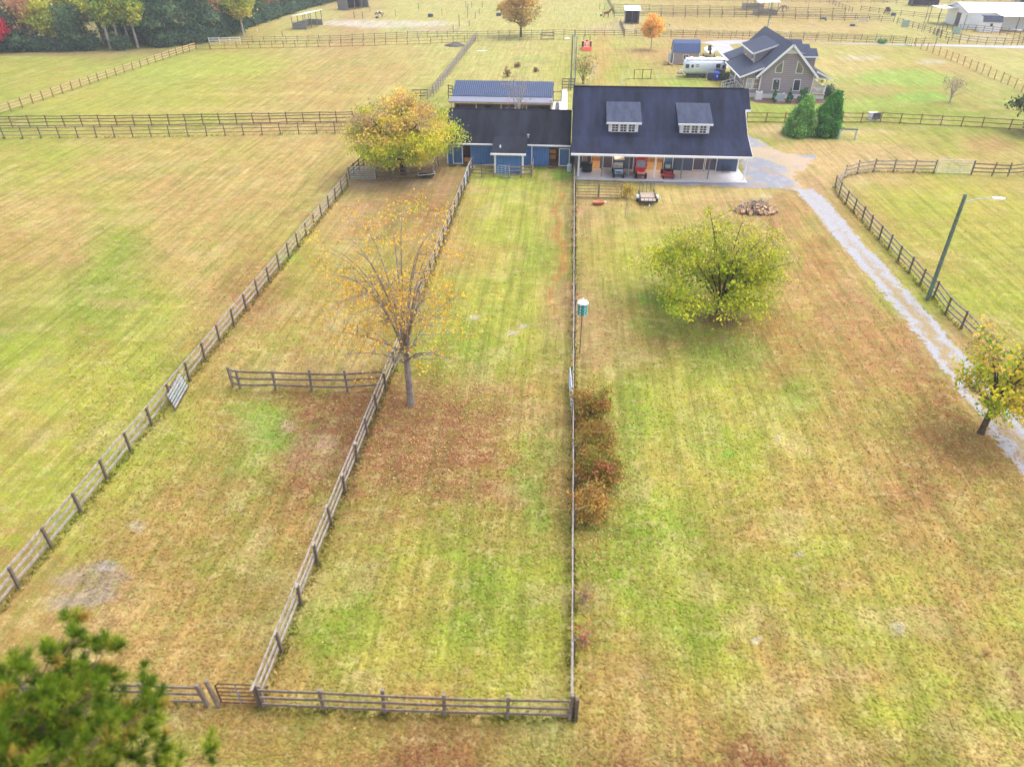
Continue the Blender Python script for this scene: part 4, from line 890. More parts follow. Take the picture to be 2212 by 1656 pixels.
mb=MB(); mb.bar((-3.4,.6,.5),(-4.5,1.3,.5),.09,.1); mb.bar((-3.4,2.0,.5),(-4.5,1.3,.5),.09,.1); mb.build('tongue','black',e)
for y in (1.1,1.5): MB().lathe([(0,.5),(.16,.52),(.17,1.0),(.1,1.12),(0,1.14)],(-3.9,y,0),12).build('gas_bottle','white',e)
# wheelie bins
def bin_(p,m_,label,rz=0,z=0,s=1.):
    e=empty('wheelie_bin',(p[0],p[1],z),rz,label,'bin'); e.scale=(s,s,s)
    MB().loft([[(-w_,-d_,z_),(w_,-d_,z_),(w_,d_,z_),(-w_,d_,z_)] for z_,w_,d_ in ((.06,.26,.27),(.95,.34,.38))]).build('body',m_,e,bevel=.03)
    MB().loft([[(-.37,-.42,.96),(.37,-.42,.96),(.37,.42,.96),(-.37,.42,.96)],[(-.34,-.36,1.06),(.34,-.36,1.06),(.34,.4,1.08),(-.34,.4,1.08)]]).build('lid',m_,e,bevel=.02)
    for s_ in (-.28,.28): MB().tube((s_-.04,.32,.12),(s_+.04,.32,.12),.12,.12,12).build('wheel','tyre',e)
bin_(z6(667,646),'slate_bin','dark slate wheelie bin standing left of the blue one by the camper',0,0,1.2)
bb_=z6(728,650); bin_(bb_,'blue_bin','bright blue wheelie bin near the sunroom steps',0,0,1.2)
MB().box(-.1,.1,-.395,-.36,.5,.7).build('emblem','white',bpy.data.objects['wheelie_bin.001'])
bin_((2.15,77.2),'black','black bin at the left end of the barn porch, nearer the wall tools',.1,.12,.95); bin_((2.65,77.25),'black','black bin on the porch just right of the other one, at left end',-.1,.12,.95)
tag(MB().loft([[(-.25,-.2,0),(.25,-.2,0),(.25,.2,0),(-.25,.2,0)],[(-.22,-.18,.5),(.2,-.18,.45),(.16,.18,.55),(-.2,.18,.6)]]).build('feed_bag','tack',loc=(2.2,77.9,1.1)),'tan sack propped above the black bins on the porch','bag')
mb=MB(); r=random.Random(9)
for k in range(7): x=1.05+k*.06; mb.tube((x,76.0+k*.25,.12),(x-.05+r.uniform(-.05,.1),76.1+k*.28,1.5+r.uniform(0,.4)),.02,.02,6)
tag(mb.build('hand_tools','wood_dark'),'bundle of long handled tools leaning at the left end of the porch','tools')
e=empty('dog_crate',(17.4,77.9,.12),0,'empty black wire crate against the porch wall at right','crate'); mb=MB()
for k in range(9): mb.tube((-.42+k*.105,0,0),(-.42+k*.105,0,.72),.008); mb.tube((-.42+k*.105,.5,0),(-.42+k*.105,.5,.72),.008)
for z in (0,.24,.48,.72): mb.path([(-.42,0,z),(.42,0,z),(.42,.5,z),(-.42,.5,z),(-.42,0,z)],.012,5)
mb.build('wire_frame','black',e)
tag(MB().lathe([(0,0),(.27,.02),(.27,.75),(.2,.82),(0,.83)],(.5,77.6,0),14).build('metal_drum','acunit'),'pale grey metal drum outside the left end of the porch','drum')
tag(MB().box(8.5,10.4,74.5,74.82,.0,.02).build('floor_drain','mesh'),'dark flat drain grate in the ground at the middle porch post','drain')
# terracotta sandbox
p=z5(482,1262); e=empty('planter_tub',(p[0],p[1],0),R(12),'terracotta coloured oval tub on the grass below the wooden gates','tub')
rr=[]
for sx,z in ((.5,0),(.56,.28),(.6,.28),(.6,.34),(.53,.34),(.47,.06)):
    rr.append([(sx*1.05*math.cos(2*math.pi*k/20),sx*.62*math.sin(2*math.pi*k/20),z) for k in range(20)])
MB().loft(rr).build('tub','terracotta',e,smooth=True); MB().box(-.4,.4,-.24,.24,.062,.08).build('soil','mulch',e)
tag(MB().box(z5(540,1240)[0]-.1,z5(540,1240)[0]+.2,z5(540,1240)[1]-.1,z5(540,1240)[1]+.1,0,.08).build('litter','rubbish'),'scrap of white litter beside the terracotta tub','litter')
# black sled by the pen
p=z4(885,945); e=empty('plastic_sled',(p[0],p[1],.1),R(14),'dark plastic feed trough tipped beside the pen corner','trough')
MB().loft([[(-.7,-.3,.0),(.7,-.3,.1),(.7,.3,.1),(-.7,.3,0)],[(-.9,-.4,.3),(.9,-.4,.4),(.9,.4,.4),(-.9,.4,.3)]],False).add([(-.7,-.3,.02),(.7,-.3,.12),(.7,.3,.12),(-.7,.3,.02)],[(0,1,2,3)]).build('tray','black',e)
mb=MB(); mb.path([(-.9,-.4,.3),(.9,-.4,.4),(.9,.4,.4),(-.9,.4,.3),(-.9,-.4,.3)],.03); mb.build('rim','white_dirty',e)
# orange tractor
p=zb(1590,332); e=empty('tractor',(p[0],p[1],0),0,'orange tractor with front loader bucket facing the camera on the grass','tractor')
MB().loft([[(-.95,-.35,.1),(.95,-.35,.1),(.95,.25,.1),(-.95,.25,.1)],[(-.95,.1,.75),(.95,.1,.75),(.95,.3,.75),(-.95,.3,.75)]]).build('bucket','orange',e,bevel=.03)
mb=MB()
for s in (-.5,.5): mb.bar((s,.3,.5),(s,1.5,1.35),.1,.14); mb.bar((s,1.5,1.35),(s,2.4,1.2),.1,.14)
mb.build('loader_arm','orange',e)
MB().box(-.34,.34,1.2,2.6,.75,1.4).build('hood','orange',e,bevel=.08); MB().box(-.22,.22,1.12,1.2,.85,1.3).build('grille','white',e)
MB().box(-.4,.4,2.6,3.6,.6,.9).build('platform','black',e,bevel=.05); MB().box(-.28,.28,3.2,3.6,.9,1.5).build('seat','black',e,bevel=.05)
for s in (-.75,.75): MB().box(s-.2,s+.2,2.9,3.8,1.3,1.42).build('fender','orange',e,bevel=.05)
mb=MB(); mb.path([(-.6,3.6,.9),(-.62,3.7,2.3),(-.45,3.7,2.5)],.05); mb.path([(.6,3.6,.9),(.62,3.7,2.3),(.45,3.7,2.5)],.05); mb.bar((-.45,3.7,2.5),(.45,3.7,2.5),.06,.06); mb.build('roll_bar','black',e)
for s in (-.7,.7): wheel(e,s,1.5,.42,.25,'orange'); wheel(e,s*1.15,3.3,.68,.38,'orange')
# boat on trailer
p=z6(660,412); e=empty('boat',(p[0],p[1]+.4,0),R(-4),'small white open boat on its trailer behind the tan shed','boat')
secs=[]
for y,w_,zkeel in ((0,.95,.75),(1.2,1.05,.7),(2.6,1.0,.72),(3.8,.7,.85),(4.6,.15,1.1)):
    secs.append([(-w_,y,1.35),(-w_*.8,y,.9),(0,y,zkeel),(w_*.8,y,.9),(w_,y,1.35),(w_*.85,y,1.36),(w_*.6,y,1.0),(-w_*.6,y,1.0),(-w_*.85,y,1.36)])
MB().loft(secs).build('hull','white',e); MB().box(-.3,.3,1.7,2.2,1.0,1.95).build('console','black',e,bevel=.05); MB().box(-.35,.35,2.3,2.7,1.0,1.5).build('bench','white',e,bevel=.04)
MB().box(-.18,.18,-.4,.0,.7,1.8).build('outboard_motor','black',e,bevel=.05)
mb=MB(); mb.bar((-.8,.2,.5),(-.8,3.6,.5),.08,.1); mb.bar((.8,.2,.5),(.8,3.6,.5),.08,.1); mb.bar((-.8,3.6,.5),(0,5.6,.45),.08,.1); mb.bar((.8,3.6,.5),(0,5.6,.45),.08,.1); mb.bar((-1.1,.2,.5),(1.1,.2,.5),.1,.1); mb.build('trailer_frame','galv',e)
for s in (-1.05,1.05): wheel(e,s,1.4,.3,.2)
for s in (-1.1,1.1): MB().bar((s,.1,.5),(s,.1,1.5),.06,.06).build('guide_post','pvc',e)
# --- poles
def pole(label,p,h,r=.13,m_='wood_green',arm=None,lean=(0,0)):
    e=empty('utility_pole',(p[0],p[1],0),0,label,'pole'); MB().tube((0,0,-.3),(lean[0],lean[1],h),r,r*.72,12).build('pole',m_,e)
    if arm:
        ax,ay,az=arm; b0=Vector((lean[0]*.93,lean[1]*.93,h*.93)); 
        MB().path([b0,b0+Vector((ax*.5,ay*.5,az*.8)),b0+Vector((ax,ay,az))],.035).build('lamp_arm','galv',e)
        l_=MB(); c_=b0+Vector((ax,ay,az)); d_=Vector((ax,ay,0)).normalized(); l_.loft([[tuple(c_+d_*t+Vector((-d_.y*s,d_.x*s,zz_))) for s,zz_ in ((-w_,0),(w_,0),(w_*.6,.09),(-w_*.6,.09))] for t,w_ in ((-.05,.06),(.1,.15),(.55,.17),(.8,.06))]); l_.build('lamp_head','white',e)
pole('tall leaning grey green wooden lamp pole with white lamp at right of the driveway',G(2003,648),7.95,.16,arm=(1.75,-.1,.35))
p=zb(1485,585); pole('tall grey green pole with small lamp at the head of the walkway',p,7.9,.13,arm=(-.5,-.2,.1))
p=zb(1513,560); pole('thin tall grey pole just right of the lamp pole at the walkway',p,7.4,.08,'greypost')
pole('thin distant utility pole rising behind the grey house roof',zk(455,560),8.0,.11)
for lab,a,h in (('thin leaning pole in the far paddock near the green wheelbarrow',zk(1035,285),5.5),('left of two thin poles near the panels by the white building',zl(735,465),6.0),('right of two thin poles near the panels by the white building',zl(915,500),6.2),('thin pole at left end of the white building canopy',zl(1300,520),4.2)): pole(lab,a,h,.07,'greypost')
# bird house on a pole
p=G(1243,762); e=empty('bird_house',(p[0]+.28,p[1],0),0,'round green tiered bird house with white roof on a thin pole','bird house')
MB().tube((0,0,0),(0,0,2.9),.03,.03,8).build('pole','wood_dark',e)
for k in range(4):
    b1=MB().lathe([(0,0),(.3,0),(.34,.03),(.3,.06),(.27,.07),(.27,.2),(0,.2)],(0,0,2.85+k*.2),16).build('tier','green_box',e)
    for a in range(6): t=a*math.pi/3; MB().lathe([(0,0),(.05,.0),(.055,.05)],(0,0,0),8,'y').build('entrance','pvc',b1,loc=(.27*math.cos(t),.27*math.sin(t)-.02,2.97+k*.2))
MB().lathe([(.36,3.65),(.3,3.74),(.05,3.84),(.03,3.95),(0,3.96)],(0,0,0),16).build('roof','white',e)
# jump / hitching rail
p,q=z7(607,372),z7(718,377); e=empty('hitching_rail',(p[0],p[1],0),math.atan2(q[1]-p[1],q[0]-p[0]),'grey hitching rail on two posts beside the right evergreen','hitching rail'); l=math.dist(p,q)
for x in (0,l): MB().box(x-.08,x+.08,-.08,.08,-.1,1.15).build('post','acunit',e)
MB().box(-.1,l+.1,-.1,.1,1.15,1.3).build('rail','wood_green',e)
p=z7(848,240); e=empty('utility_box',(p[0],p[1]-.2,0),0,'pale box with dark panel standing behind the yard fence','utility box'); MB().box(-.7,.5,0,.9,0,.9).build('cabinet','white_dirty',e,bevel=.04); MB().box(-.25,.75,-.06,.0,.15,.95).build('panel','slate_bin',e)
# black garden gate behind the barn
p,q=z5(812,102),z5(965,102); e=empty('garden_gate',(p[0],p[1],0),math.atan2(q[1]-p[1],q[0]-p[0]),'black double framed garden gate standing in a wire fence behind the barn','gate'); l=math.dist(p,q)
for x in (0,l/2,l): MB().box(x-.05,x+.05,-.05,.05,0,1.55).build('post','black',e)
mb=MB(); 
for z in (.1,1.5): mb.box(0.05,l/2-.05,-.03,.03,z-.03,z+.03); mb.box(l/2+.05,l-.05,-.03,.03,z-.03,z+.03)
mb.build('frame','black',e)
fence('thin white topped wire fence posts either side of the black garden gate',[z5(700,160),z5(700,128),z5(752,98),z5(812,100)],h=1.5,rails=(.05,),pm='pvc',rm='wood_green',ps=.08,rh=.04,name='wire_fence')
fence('thin wire fence from the garden gate past the camper',[z5(965,102),z5(1025,100),z5(1200,103),z5(1480,114)],h=1.5,rails=(.05,.9),pm='pvc',rm='wood_green',ps=.06,rh=.025,name='wire_fence')
# --- far shelters
def shelter(label,c,w_,d_,hf,hb,rz,roofm='white',wallm='greypost',low=False,mid=1):
    e=empty('field_shelter',(c[0],c[1],0),rz,label,'shelter')
    ov=.35; MB().prism([(-w_/2-ov,-d_/2-ov,hf),(w_/2+ov,-d_/2-ov,hf),(w_/2+ov,d_/2+ov,hb),(-w_/2-ov,d_/2+ov,hb)],(0,0,.08)).build('roof',roofm,e)
    hw=1.25 if low else None
    mb=MB(); mb.box(-w_/2,w_/2,d_/2-.06,d_/2,0,hw or hb-.1); mb.build('back_wall',wallm,e)
    for s in (-1,1):
        x=s*w_/2; MB().prism([(x,-d_/2,0),(x,d_/2,0),(x,d_/2,hw or hb-.08),(x,-d_/2,hw or hf-.12)],(-s*.06,0,0)).build('side_wall',wallm,e)
    for x in [-w_/2+w_*k/(mid+1) for k in range(mid+2)]:
        MB().box(x-.07,x+.07,-d_/2-.07,-d_/2+.07,0,hf).build('post','greypost' if low else wallm,e)
        if low: MB().box(x-.06,x+.06,d_/2-.12,d_/2-.0,1.25,hb).build('post','greypost',e)
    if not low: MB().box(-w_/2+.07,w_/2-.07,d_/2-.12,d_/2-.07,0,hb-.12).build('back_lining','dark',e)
    return e
m_=(Vector(za(1995,198))+Vector(za(2065,165)))/2
shelter('long open field shelter with pale slanted roof near the woods at left',(m_[0]-1.7,m_[1]+1.2),8.2,3.6,3.3,2.6,R(80),'cream',low=True,mid=2)
a=zb(70,60); shelter('dark fronted field shelter with pale roof at the top, left of centre',(a[0],a[1]+1.5),8.5,3.8,3.4,2.7,R(62),'white','greypost',mid=2)
a=zb(1882,156); shelter('small open shelter with bright white roof near the chestnut horse',(a[0],a[1]+1.9),3.3,3.4,2.9,3.5,0,'white','wood_dark')
bpy.data.objects[-1] if False else None
a=zc(540,102); shelter('nearer of two white roofed shelters above the grey house',(a[0],a[1]+2),5.2,4,3.1,3.9,R(8),'white','wood_top',low=True)
a=zc(470,70); shelter('farther of two white roofed shelters above the grey house',(a[0],a[1]+4),5,4,3.1,3.9,R(6),'white','wood_top',low=True)
a=zc(1572,42); shelter('dark wide double bay shelter at the top right edge',(a[0],a[1]+2),7.0,4,3.2,2.6,R(-3),'metal_grey','dark')
a=zc(2195,38); shelter('tan field shelter cut off at the far top right corner',(a[0]+2,a[1]+2),5,4,3.2,2.6,R(-6),'metal_grey','siding_beige')
# --- white building
V_=empty('white_building',(106,198,0),0,'long white metal building with lean to and pale roof at upper right','building')
mb=MB(); mb.prism([(93.5,194,0),(93.5,206,0),(93.5,206,3.6),(93.5,200,5.0),(93.5,194,3.6)],(34,0,0)); mb.build('wall','siding_white',V_,True)
mb=MB(); prof(mb,92.6,128,[(193.4,3.55),(200,5.1),(206.6,3.55),(206.6,3.45),(200,5.0),(193.4,3.45)]); mb.build('roof',mat('pale_metal_roof',(214,216,228),.5,.1,var=.04),V_,True)
for x in (103,110): MB().prism([(x,196,4.2),(x+1,196,4.2),(x+1,198,4.67),(x,198,4.67)],(0,0,.05)).build('skylight','acunit',V_,True)
MB().box(93.4,93.48,198.0,200.4,0,2.9).build('doorway','dim',V_,True)
MB().box(93.3,93.38,195.4,197.8,0,2.9).build('sliding_door','white',V_,True)
mb=MB(); mb.prism([(89.5,200.5,3.6),(93.5,200.5,3.7),(93.5,206.5,3.7),(89.5,206.5,3.6)],(0,0,.08)); mb.build('canopy','white',V_,True)
for y in (200.7,206.3): MB().box(89.6,89.75,y,y+.15,0,3.6).build('canopy_post','greypost',V_,True)
mb=MB(); mb.prism([(99,190.2,3.1),(112,190.2,3.1),(112,193.9,3.5),(99,193.9,3.5)],(0,0,.08)); mb.build('lean_to_roof','white',V_,True)
for x in (99.2,102.8,107,111.8): MB().box(x,x+.16,190.3,190.45,0,3.1).build('lean_to_post','rust' if x>100 else 'white',V_,True)
k_=empty('garden_shed',(96.8,190.5,0),R(-8),'small white shed with grey gambrel roof before the white building','shed')
mb=MB(); mb.prism([(-2,-1.4,0),(2,-1.4,0),(2,-1.4,2.2),(-2,-1.4,2.2)],(0,2.8,0)); mb.prism([(-2,-1.4,2.2),(-2,1.4,2.2),(-2,.7,3.1),(-2,-.7,3.1)],(4,0,0)); mb.build('wall','white',k_)
mb=MB(); mb.prism([(-2.1,-1.6,2.1),(2.1,-1.6,2.1),(2.1,-.7,3.2),(-2.1,-.7,3.2)],(0,.05,.06)); mb.prism([(-2.1,-.7,3.2),(2.1,-.7,3.2),(2.1,.7,3.2),(-2.1,.7,3.2)],(0,0,.08)); mb.build('roof','shingle_pale',k_)
MB().box(-.3,.2,-1.46,-1.405,1.2,1.8).build('window','glass',k_)
tag(MB().bar((zl(1900,450)[0],zl(1900,450)[1],.5),(zl(2170,475)[0],zl(2170,475)[1],.5),.5,.2).build('gutter_length','white'),'long white length of guttering lying beyond the round pen','gutter')
# panels by the round pen
for k,(a,lab) in enumerate((((440,390),'tall pale green mesh panel leaning at the bend of the far fence'),((1170,495),'pale green mesh panel standing at the left of the round pen'))):
    p=zl(*a); e=empty('mesh_panel',(p[0],p[1],0),R(-20),lab,'panel'); MB().box(0,1.6,0,.06,.1,1.5).build('mesh','teal',e); MB().path([(0,-.02,.1),(1.6,-.02,.1),(1.6,-.02,1.5),(0,-.02,1.5),(0,-.02,.1)],.03).build('frame','galv',e)
# small things in the far fields
def tub(label,p,m_,w_=.9,h_=.55): 
    e=empty('water_tub',(p[0],p[1],0),0,label,'tub'); MB().lathe([(0,.04),(w_*.45,.04),(w_*.5,h_),(w_*.55,h_),(w_*.52,0),(0,0)],(0,0,0),16).build('tub',m_,e); MB().lathe([(0,h_*.8),(w_*.46,h_*.8)],(0,0,0),16).build('water','glass',e)
tub('dark blue water tub on the sandy bank near the pinto horse',zj(1378,222),'slate_bin',1.3,.7); tub('dark blue water tub left of the tall autumn tree',zb(1020,104),'slate_bin',1.3,.65)
tub('dark tub beside the grazing brown horse',zl(328,228),'slate_bin',1.2,.6); tub('low dark feed tub at the feet of the pinto horse',zj(683,236),'black',.7,.35)
p=zk(1275,305); e=empty('wheelbarrow',(p[0],p[1],0),.2,'dark green wheelbarrow standing in the far pale field','wheelbarrow'); MB().loft([[(-.4,-.3,.4),(.5,-.25,.4),(.5,.25,.4),(-.4,.3,.4)],[(-.7,-.4,.8),(.8,-.35,.8),(.8,.35,.8),(-.7,.4,.8)]]).build('tray',mat('green_paint',(60,92,80),.5),e); MB().tube((.9,-.05,.2),(.9,.05,.2),.2,.2,12).build('wheel','tyre',e); MB().path([(-1.2,-.3,.7),(.9,0,.2),(-1.2,.3,.7)],.03).build('handles','wood_dark',e)
p=zk(1850,322); e=empty('jump_rail',(p[0],p[1],0),.05,'low pale blue and white jump rail in the far field','jump rail'); MB().box(-1.4,1.4,-.1,.1,.25,.45).build('rail','acunit',e); [MB().box(x-.1,x+.1,-.3,.3,0,.5).build('foot','white',e) for x in (-1.4,1.4)]
p=zk(1705,380); tag(MB().box(p[0]-.5,p[0]+.5,p[1]-.3,p[1]+.3,0,.5).box(p[0]-1,p[0]+1.2,p[1]-.5,p[1]-.4,0,.1).build('mounting_block','slate_bin'),'low blue grey mounting block in the far tan field','block')
p=zj(1690,600); vs=[]; 
for r_,z in ((1.0,.02),(.8,.3),(.45,.55),(.1,.7)): vs.append([(p[0]+r_*2.1*math.cos(t)*(1+.2*math.sin(3*t)),p[1]+r_*1.3*math.sin(t),z*(1+.2*math.sin(2*t))) for t in [2*math.pi*k/18 for k in range(18)]])
tag(MB().loft(vs).build('manure_heap',mat('dark_manure',(104,98,96),.95,c2=(78,72,68),scale=3,bump=.5)),'flattened grey brown manure heap near the slanting fence corner','heap')
for k,(a,lab,s) in enumerate(((zb(905,332),'white scrap of sheet lying on the grass below the far corner',1.0),(G(1190,683),'',0),(z5(1080,0),'',0))):
    if s: tag(MB().prism([(a[0]-1.2,a[1]-.2,.03),(a[0]+.2,a[1]-.5,.03),(a[0]+1.4,a[1]+.5,.03),(a[0]+.3,a[1]+.3,.03)],(0,0,.04)).build('scrap_sheet','white'),lab,'sheet')
p=zb(820,66); e=empty('step_ladder',(p[0],p[1],0),0,'green triangular stand by the posts in the far paddock','stand'); mb=MB(); [mb.tube((a,b_,0),(0,0,1.6),.04) for a,b_ in ((-.5,-.3),(.5,-.3),(0,.4))]; mb.build('frame','green_box',e)
for k,(f_,a,h,m2) in enumerate(((zj,(1835,105),1.7,'wood_dark'),(zj,(1912,105),1.7,'wood_dark'),(zj,(2048,105),1.7,'wood_dark'),(zj,(1222,125),1.6,'wood_dark'),(zj,(1480,110),1.1,'pvc'),(zj,(593,162),1.6,'wood_green'),(zj,(390,240),1.6,'rust'),(zj,(500,240),1.5,'slate_bin'),(zj,(925,220),1.7,'greypost'),(zj,(1527,205),1.7,'greypost'),(zj,(1860,235),2.6,'wood_green'),(zj,(1750,345),2.6,'rust'),(zj,(2010,190),1.4,'wood_green'),(zj,(1958,245),1.4,'wood_green'),(zj,(1880,340),1.3,'wood_green'),(zj,(1672,425),1.6,'wood_dark'),(zi,(190,210),.9,'pvc'),(zi,(290,210),1.7,'wood_dark'),(zi,(250,130),1.6,'wood_dark'),(zi,(315,135),1.6,'wood_dark'),(zi,(1155,345),.6,'wood_dark'),(za,(1668,208),.8,'pvc'),(za,(1048,302),.8,'pvc'),(za,(1832,240),1.1,'wood_dark'))):
    p=f_(*a); o=MB().box(-.06,.06,-.06,.06,0,h).build('fence_post',m2,loc=(p[0],p[1],0)); tag(o,'lone thin post standing in the far grazing fields','post','scattered posts of the far wire fences')
for a,lab in ((zk(530,345),'white bucket in the far field left of the others'),(zk(1135,365),'white bucket at the middle of the far tan field'),(zk(755,490),'white bucket near the brown board fence by the house roof'),(zk(1155,235),'white bucket in the far rail lane'),(zi(268,212),'small black bucket near the chestnut horse')):
    e=tag(MB().lathe([(0,0),(.2,0),(.26,.42),(.23,.42),(.18,.05),(0,.05)],(a[0],a[1],0),12).build('bucket','black' if 'black' in lab else 'rubbish'),lab,'bucket')
p=zl(1065,325); tag(MB().lathe([(0,0),(.5,.05),(.45,.35),(.1,.45),(0,.45)],(p[0],p[1],0),14).build('salt_tub','rubbish'),'white rounded tub under the canopy of the white building','tub')
# hay round the small shelter, stones by the path and mail sized litter
for a,lab in ((G(1048,683),'pale patch of scattered hay, larger of two in the middle paddock'),):
    pass
# --- horses
def horse(p,rz,coat,label,graze=False,s=1.,mane='mane'):
    e=empty('horse',(p[0],p[1],0),rz,label,'horse'); e.scale=(s,s,s)
    # +x is forward
    if graze: hd=[((.62,0,1.2),.2),((.95,0,.95),.15),((1.2,0,.6),.12),((1.32,0,.3),.12),((1.42,0,.1),.07)]
    else: hd=[((.66,0,1.3),.22),((.98,0,1.62),.15),((1.18,0,1.86),.125),((1.42,0,1.8),.1),((1.64,0,1.66),.075)]
    V=[((0,0,1.12),.31)]; Ed=[]
    def chain(start,pts):
        pr=start
        for q_,r_ in pts: V.append((q_,r_)); Ed.append((pr,len(V)-1)); pr=len(V)-1
        return pr
    chain(0,[((.42,0,1.16),.30)]); ch=1; chain(1,hd)
    chain(0,[((-.42,0,1.18),.30),((-.66,0,1.2),.2)]); hp=len(V)-2
    for s_ in (-1,1):
        chain(1,[((.46,s_*.16,.95),.13),((.45,s_*.17,.55),.062),((.46,s_*.17,.3),.045),((.47,s_*.17,.06),.055)])
        chain(hp,[((-.45,s_*.16,.95),.17),((-.36,s_*.17,.72),.095),((-.6,s_*.17,.5),.06),((-.55,s_*.17,.25),.045),((-.53,s_*.17,.05),.055)])
    me=bpy.data.meshes.new('body'); me.from_pydata([v for v,_ in V],Ed,[]); me.materials.append(M[coat])
    o=bpy.data.objects.new('body',me); COL.objects.link(o); o.parent=e
    o.modifiers.new('s','SKIN')
    for i,(v,r_) in enumerate(V): me.skin_vertices[0].data[i].radius=(r_,r_)
    me.skin_vertices[0].data[0].use_root=True
    o.modifiers.new('u','SUBSURF').levels=1; o.modifiers['u'].render_levels=1
    MB().loft([[(-.68,-.04,1.24),(-.68,.04,1.24),(-.74,.04,1.2),(-.74,-.04,1.2)],[(-.86,-.07,.9),(-.86,.07,.9),(-.94,.07,.9),(-.94,-.07,.9)],[(-.86,-.03,.5),(-.86,.03,.5),(-.9,.03,.5),(-.9,-.03,.5)]]).build('tail',mane,e)
    a,b_,c_=[Vector(h[0]) for h in hd[:3]]; mb=MB(); up=Vector((-.12,0,.12)); mb.bar(a+up*1.2,b_+up,.05,.16); mb.bar(b_+up,c_+up*.9,.05,.14); mb.build('mane',mane,e)
    h_=Vector(hd[2][0])
    for s_ in (-1,1): MB().tube(h_+Vector((0,s_*.07,.08)),h_+Vector((.02,s_*.09,.24)),.04,.005,6).build('ear',coat,e)
    return e
p=zi(335,238); horse(p,R(12),'bay','chestnut horse standing with raised head beside the fence corner at top',s=1.12)
p=zj(722,235); horse(p,R(215),'pinto','brown and white pinto horse with lowered head on the sandy bank',True,1.15)
p=zl(240,210); h=horse(p,R(215),'dkhorse','brown horse grazing on bright grass, wearing a dark blanket',True,1.15); MB().loft([[(x,.42*math.sin(t),1.2+.38*math.cos(t)) for t in [R(-100+k*20) for k in range(11)]]+[(x,.40*math.sin(t),1.2+.36*math.cos(t)) for t in [R(100-k*20) for k in range(11)]] for x in (.1,.55)]).build('blanket','blanket',h)
p=zk(720,172); horse(p,R(180),'roan','pale brown horse standing behind the rails beside the white roofed shelters',True,1.2)
# ---------------------------------------------------------------- trees and plants
def leafmesh(name,cen,size,cols,rng,parent,elong=1.5,flat=0.,droop=None,matn='leaf'):
    n=len(cen); 
    if droop is None:
        a=rng.normal(size=(n,3)); 
    else: a=rng.normal(size=(n,3))*(1-droop)+np.array([0,0,-1])*droop
    a[:,2]*=1-flat; a/=np.linalg.norm(a,axis=1)[:,None]; b=rng.normal(size=(n,3)); b[:,2]*=1-flat; b-= (b*a).sum(1)[:,None]*a; b/=np.linalg.norm(b,axis=1)[:,None]
    s=(size*rng.uniform(.6,1.35,n))[:,None]; a=a*s*elong*.5; b=b*s*.5
    V=np.stack([cen-a,cen+b*.9-a*.1,cen+a,cen-b*.9-a*.1],1).reshape(-1,3)
    me=bpy.data.meshes.new(name); me.vertices.add(4*n); me.vertices.foreach_set('co',V.ravel().astype(np.float32))
    me.loops.add(4*n); me.loops.foreach_set('vertex_index',np.arange(4*n,dtype=np.int32))
    me.polygons.add(n); me.polygons.foreach_set('loop_start',(np.arange(n)*4).astype(np.int32)); me.polygons.foreach_set('loop_total',np.full(n,4,np.int32)); me.update(calc_edges=True)
    ca=me.color_attributes.new('Col','FLOAT_COLOR','POINT'); C=np.concatenate([cols,np.ones((n,1))],1).repeat(4,0).astype(np.float32); ca.data.foreach_set('color',C.ravel())
    me.materials.append(M[matn] if isinstance(matn,str) else matn); o=bpy.data.objects.new(name,me); COL.objects.link(o); o.parent=parent; return o
def pal_pick(rng,pal,n):
    w_=np.array([p[1] for p in pal],float); w_/=w_.sum(); idx=rng.choice(len(pal),n,p=w_); return np.array([lin(p[0]) for p in pal])[idx]
def bez(p,c,q,n):
    return [p*(1-t)**2+c*2*t*(1-t)+q*t*t for t in np.linspace(0,1,n)]
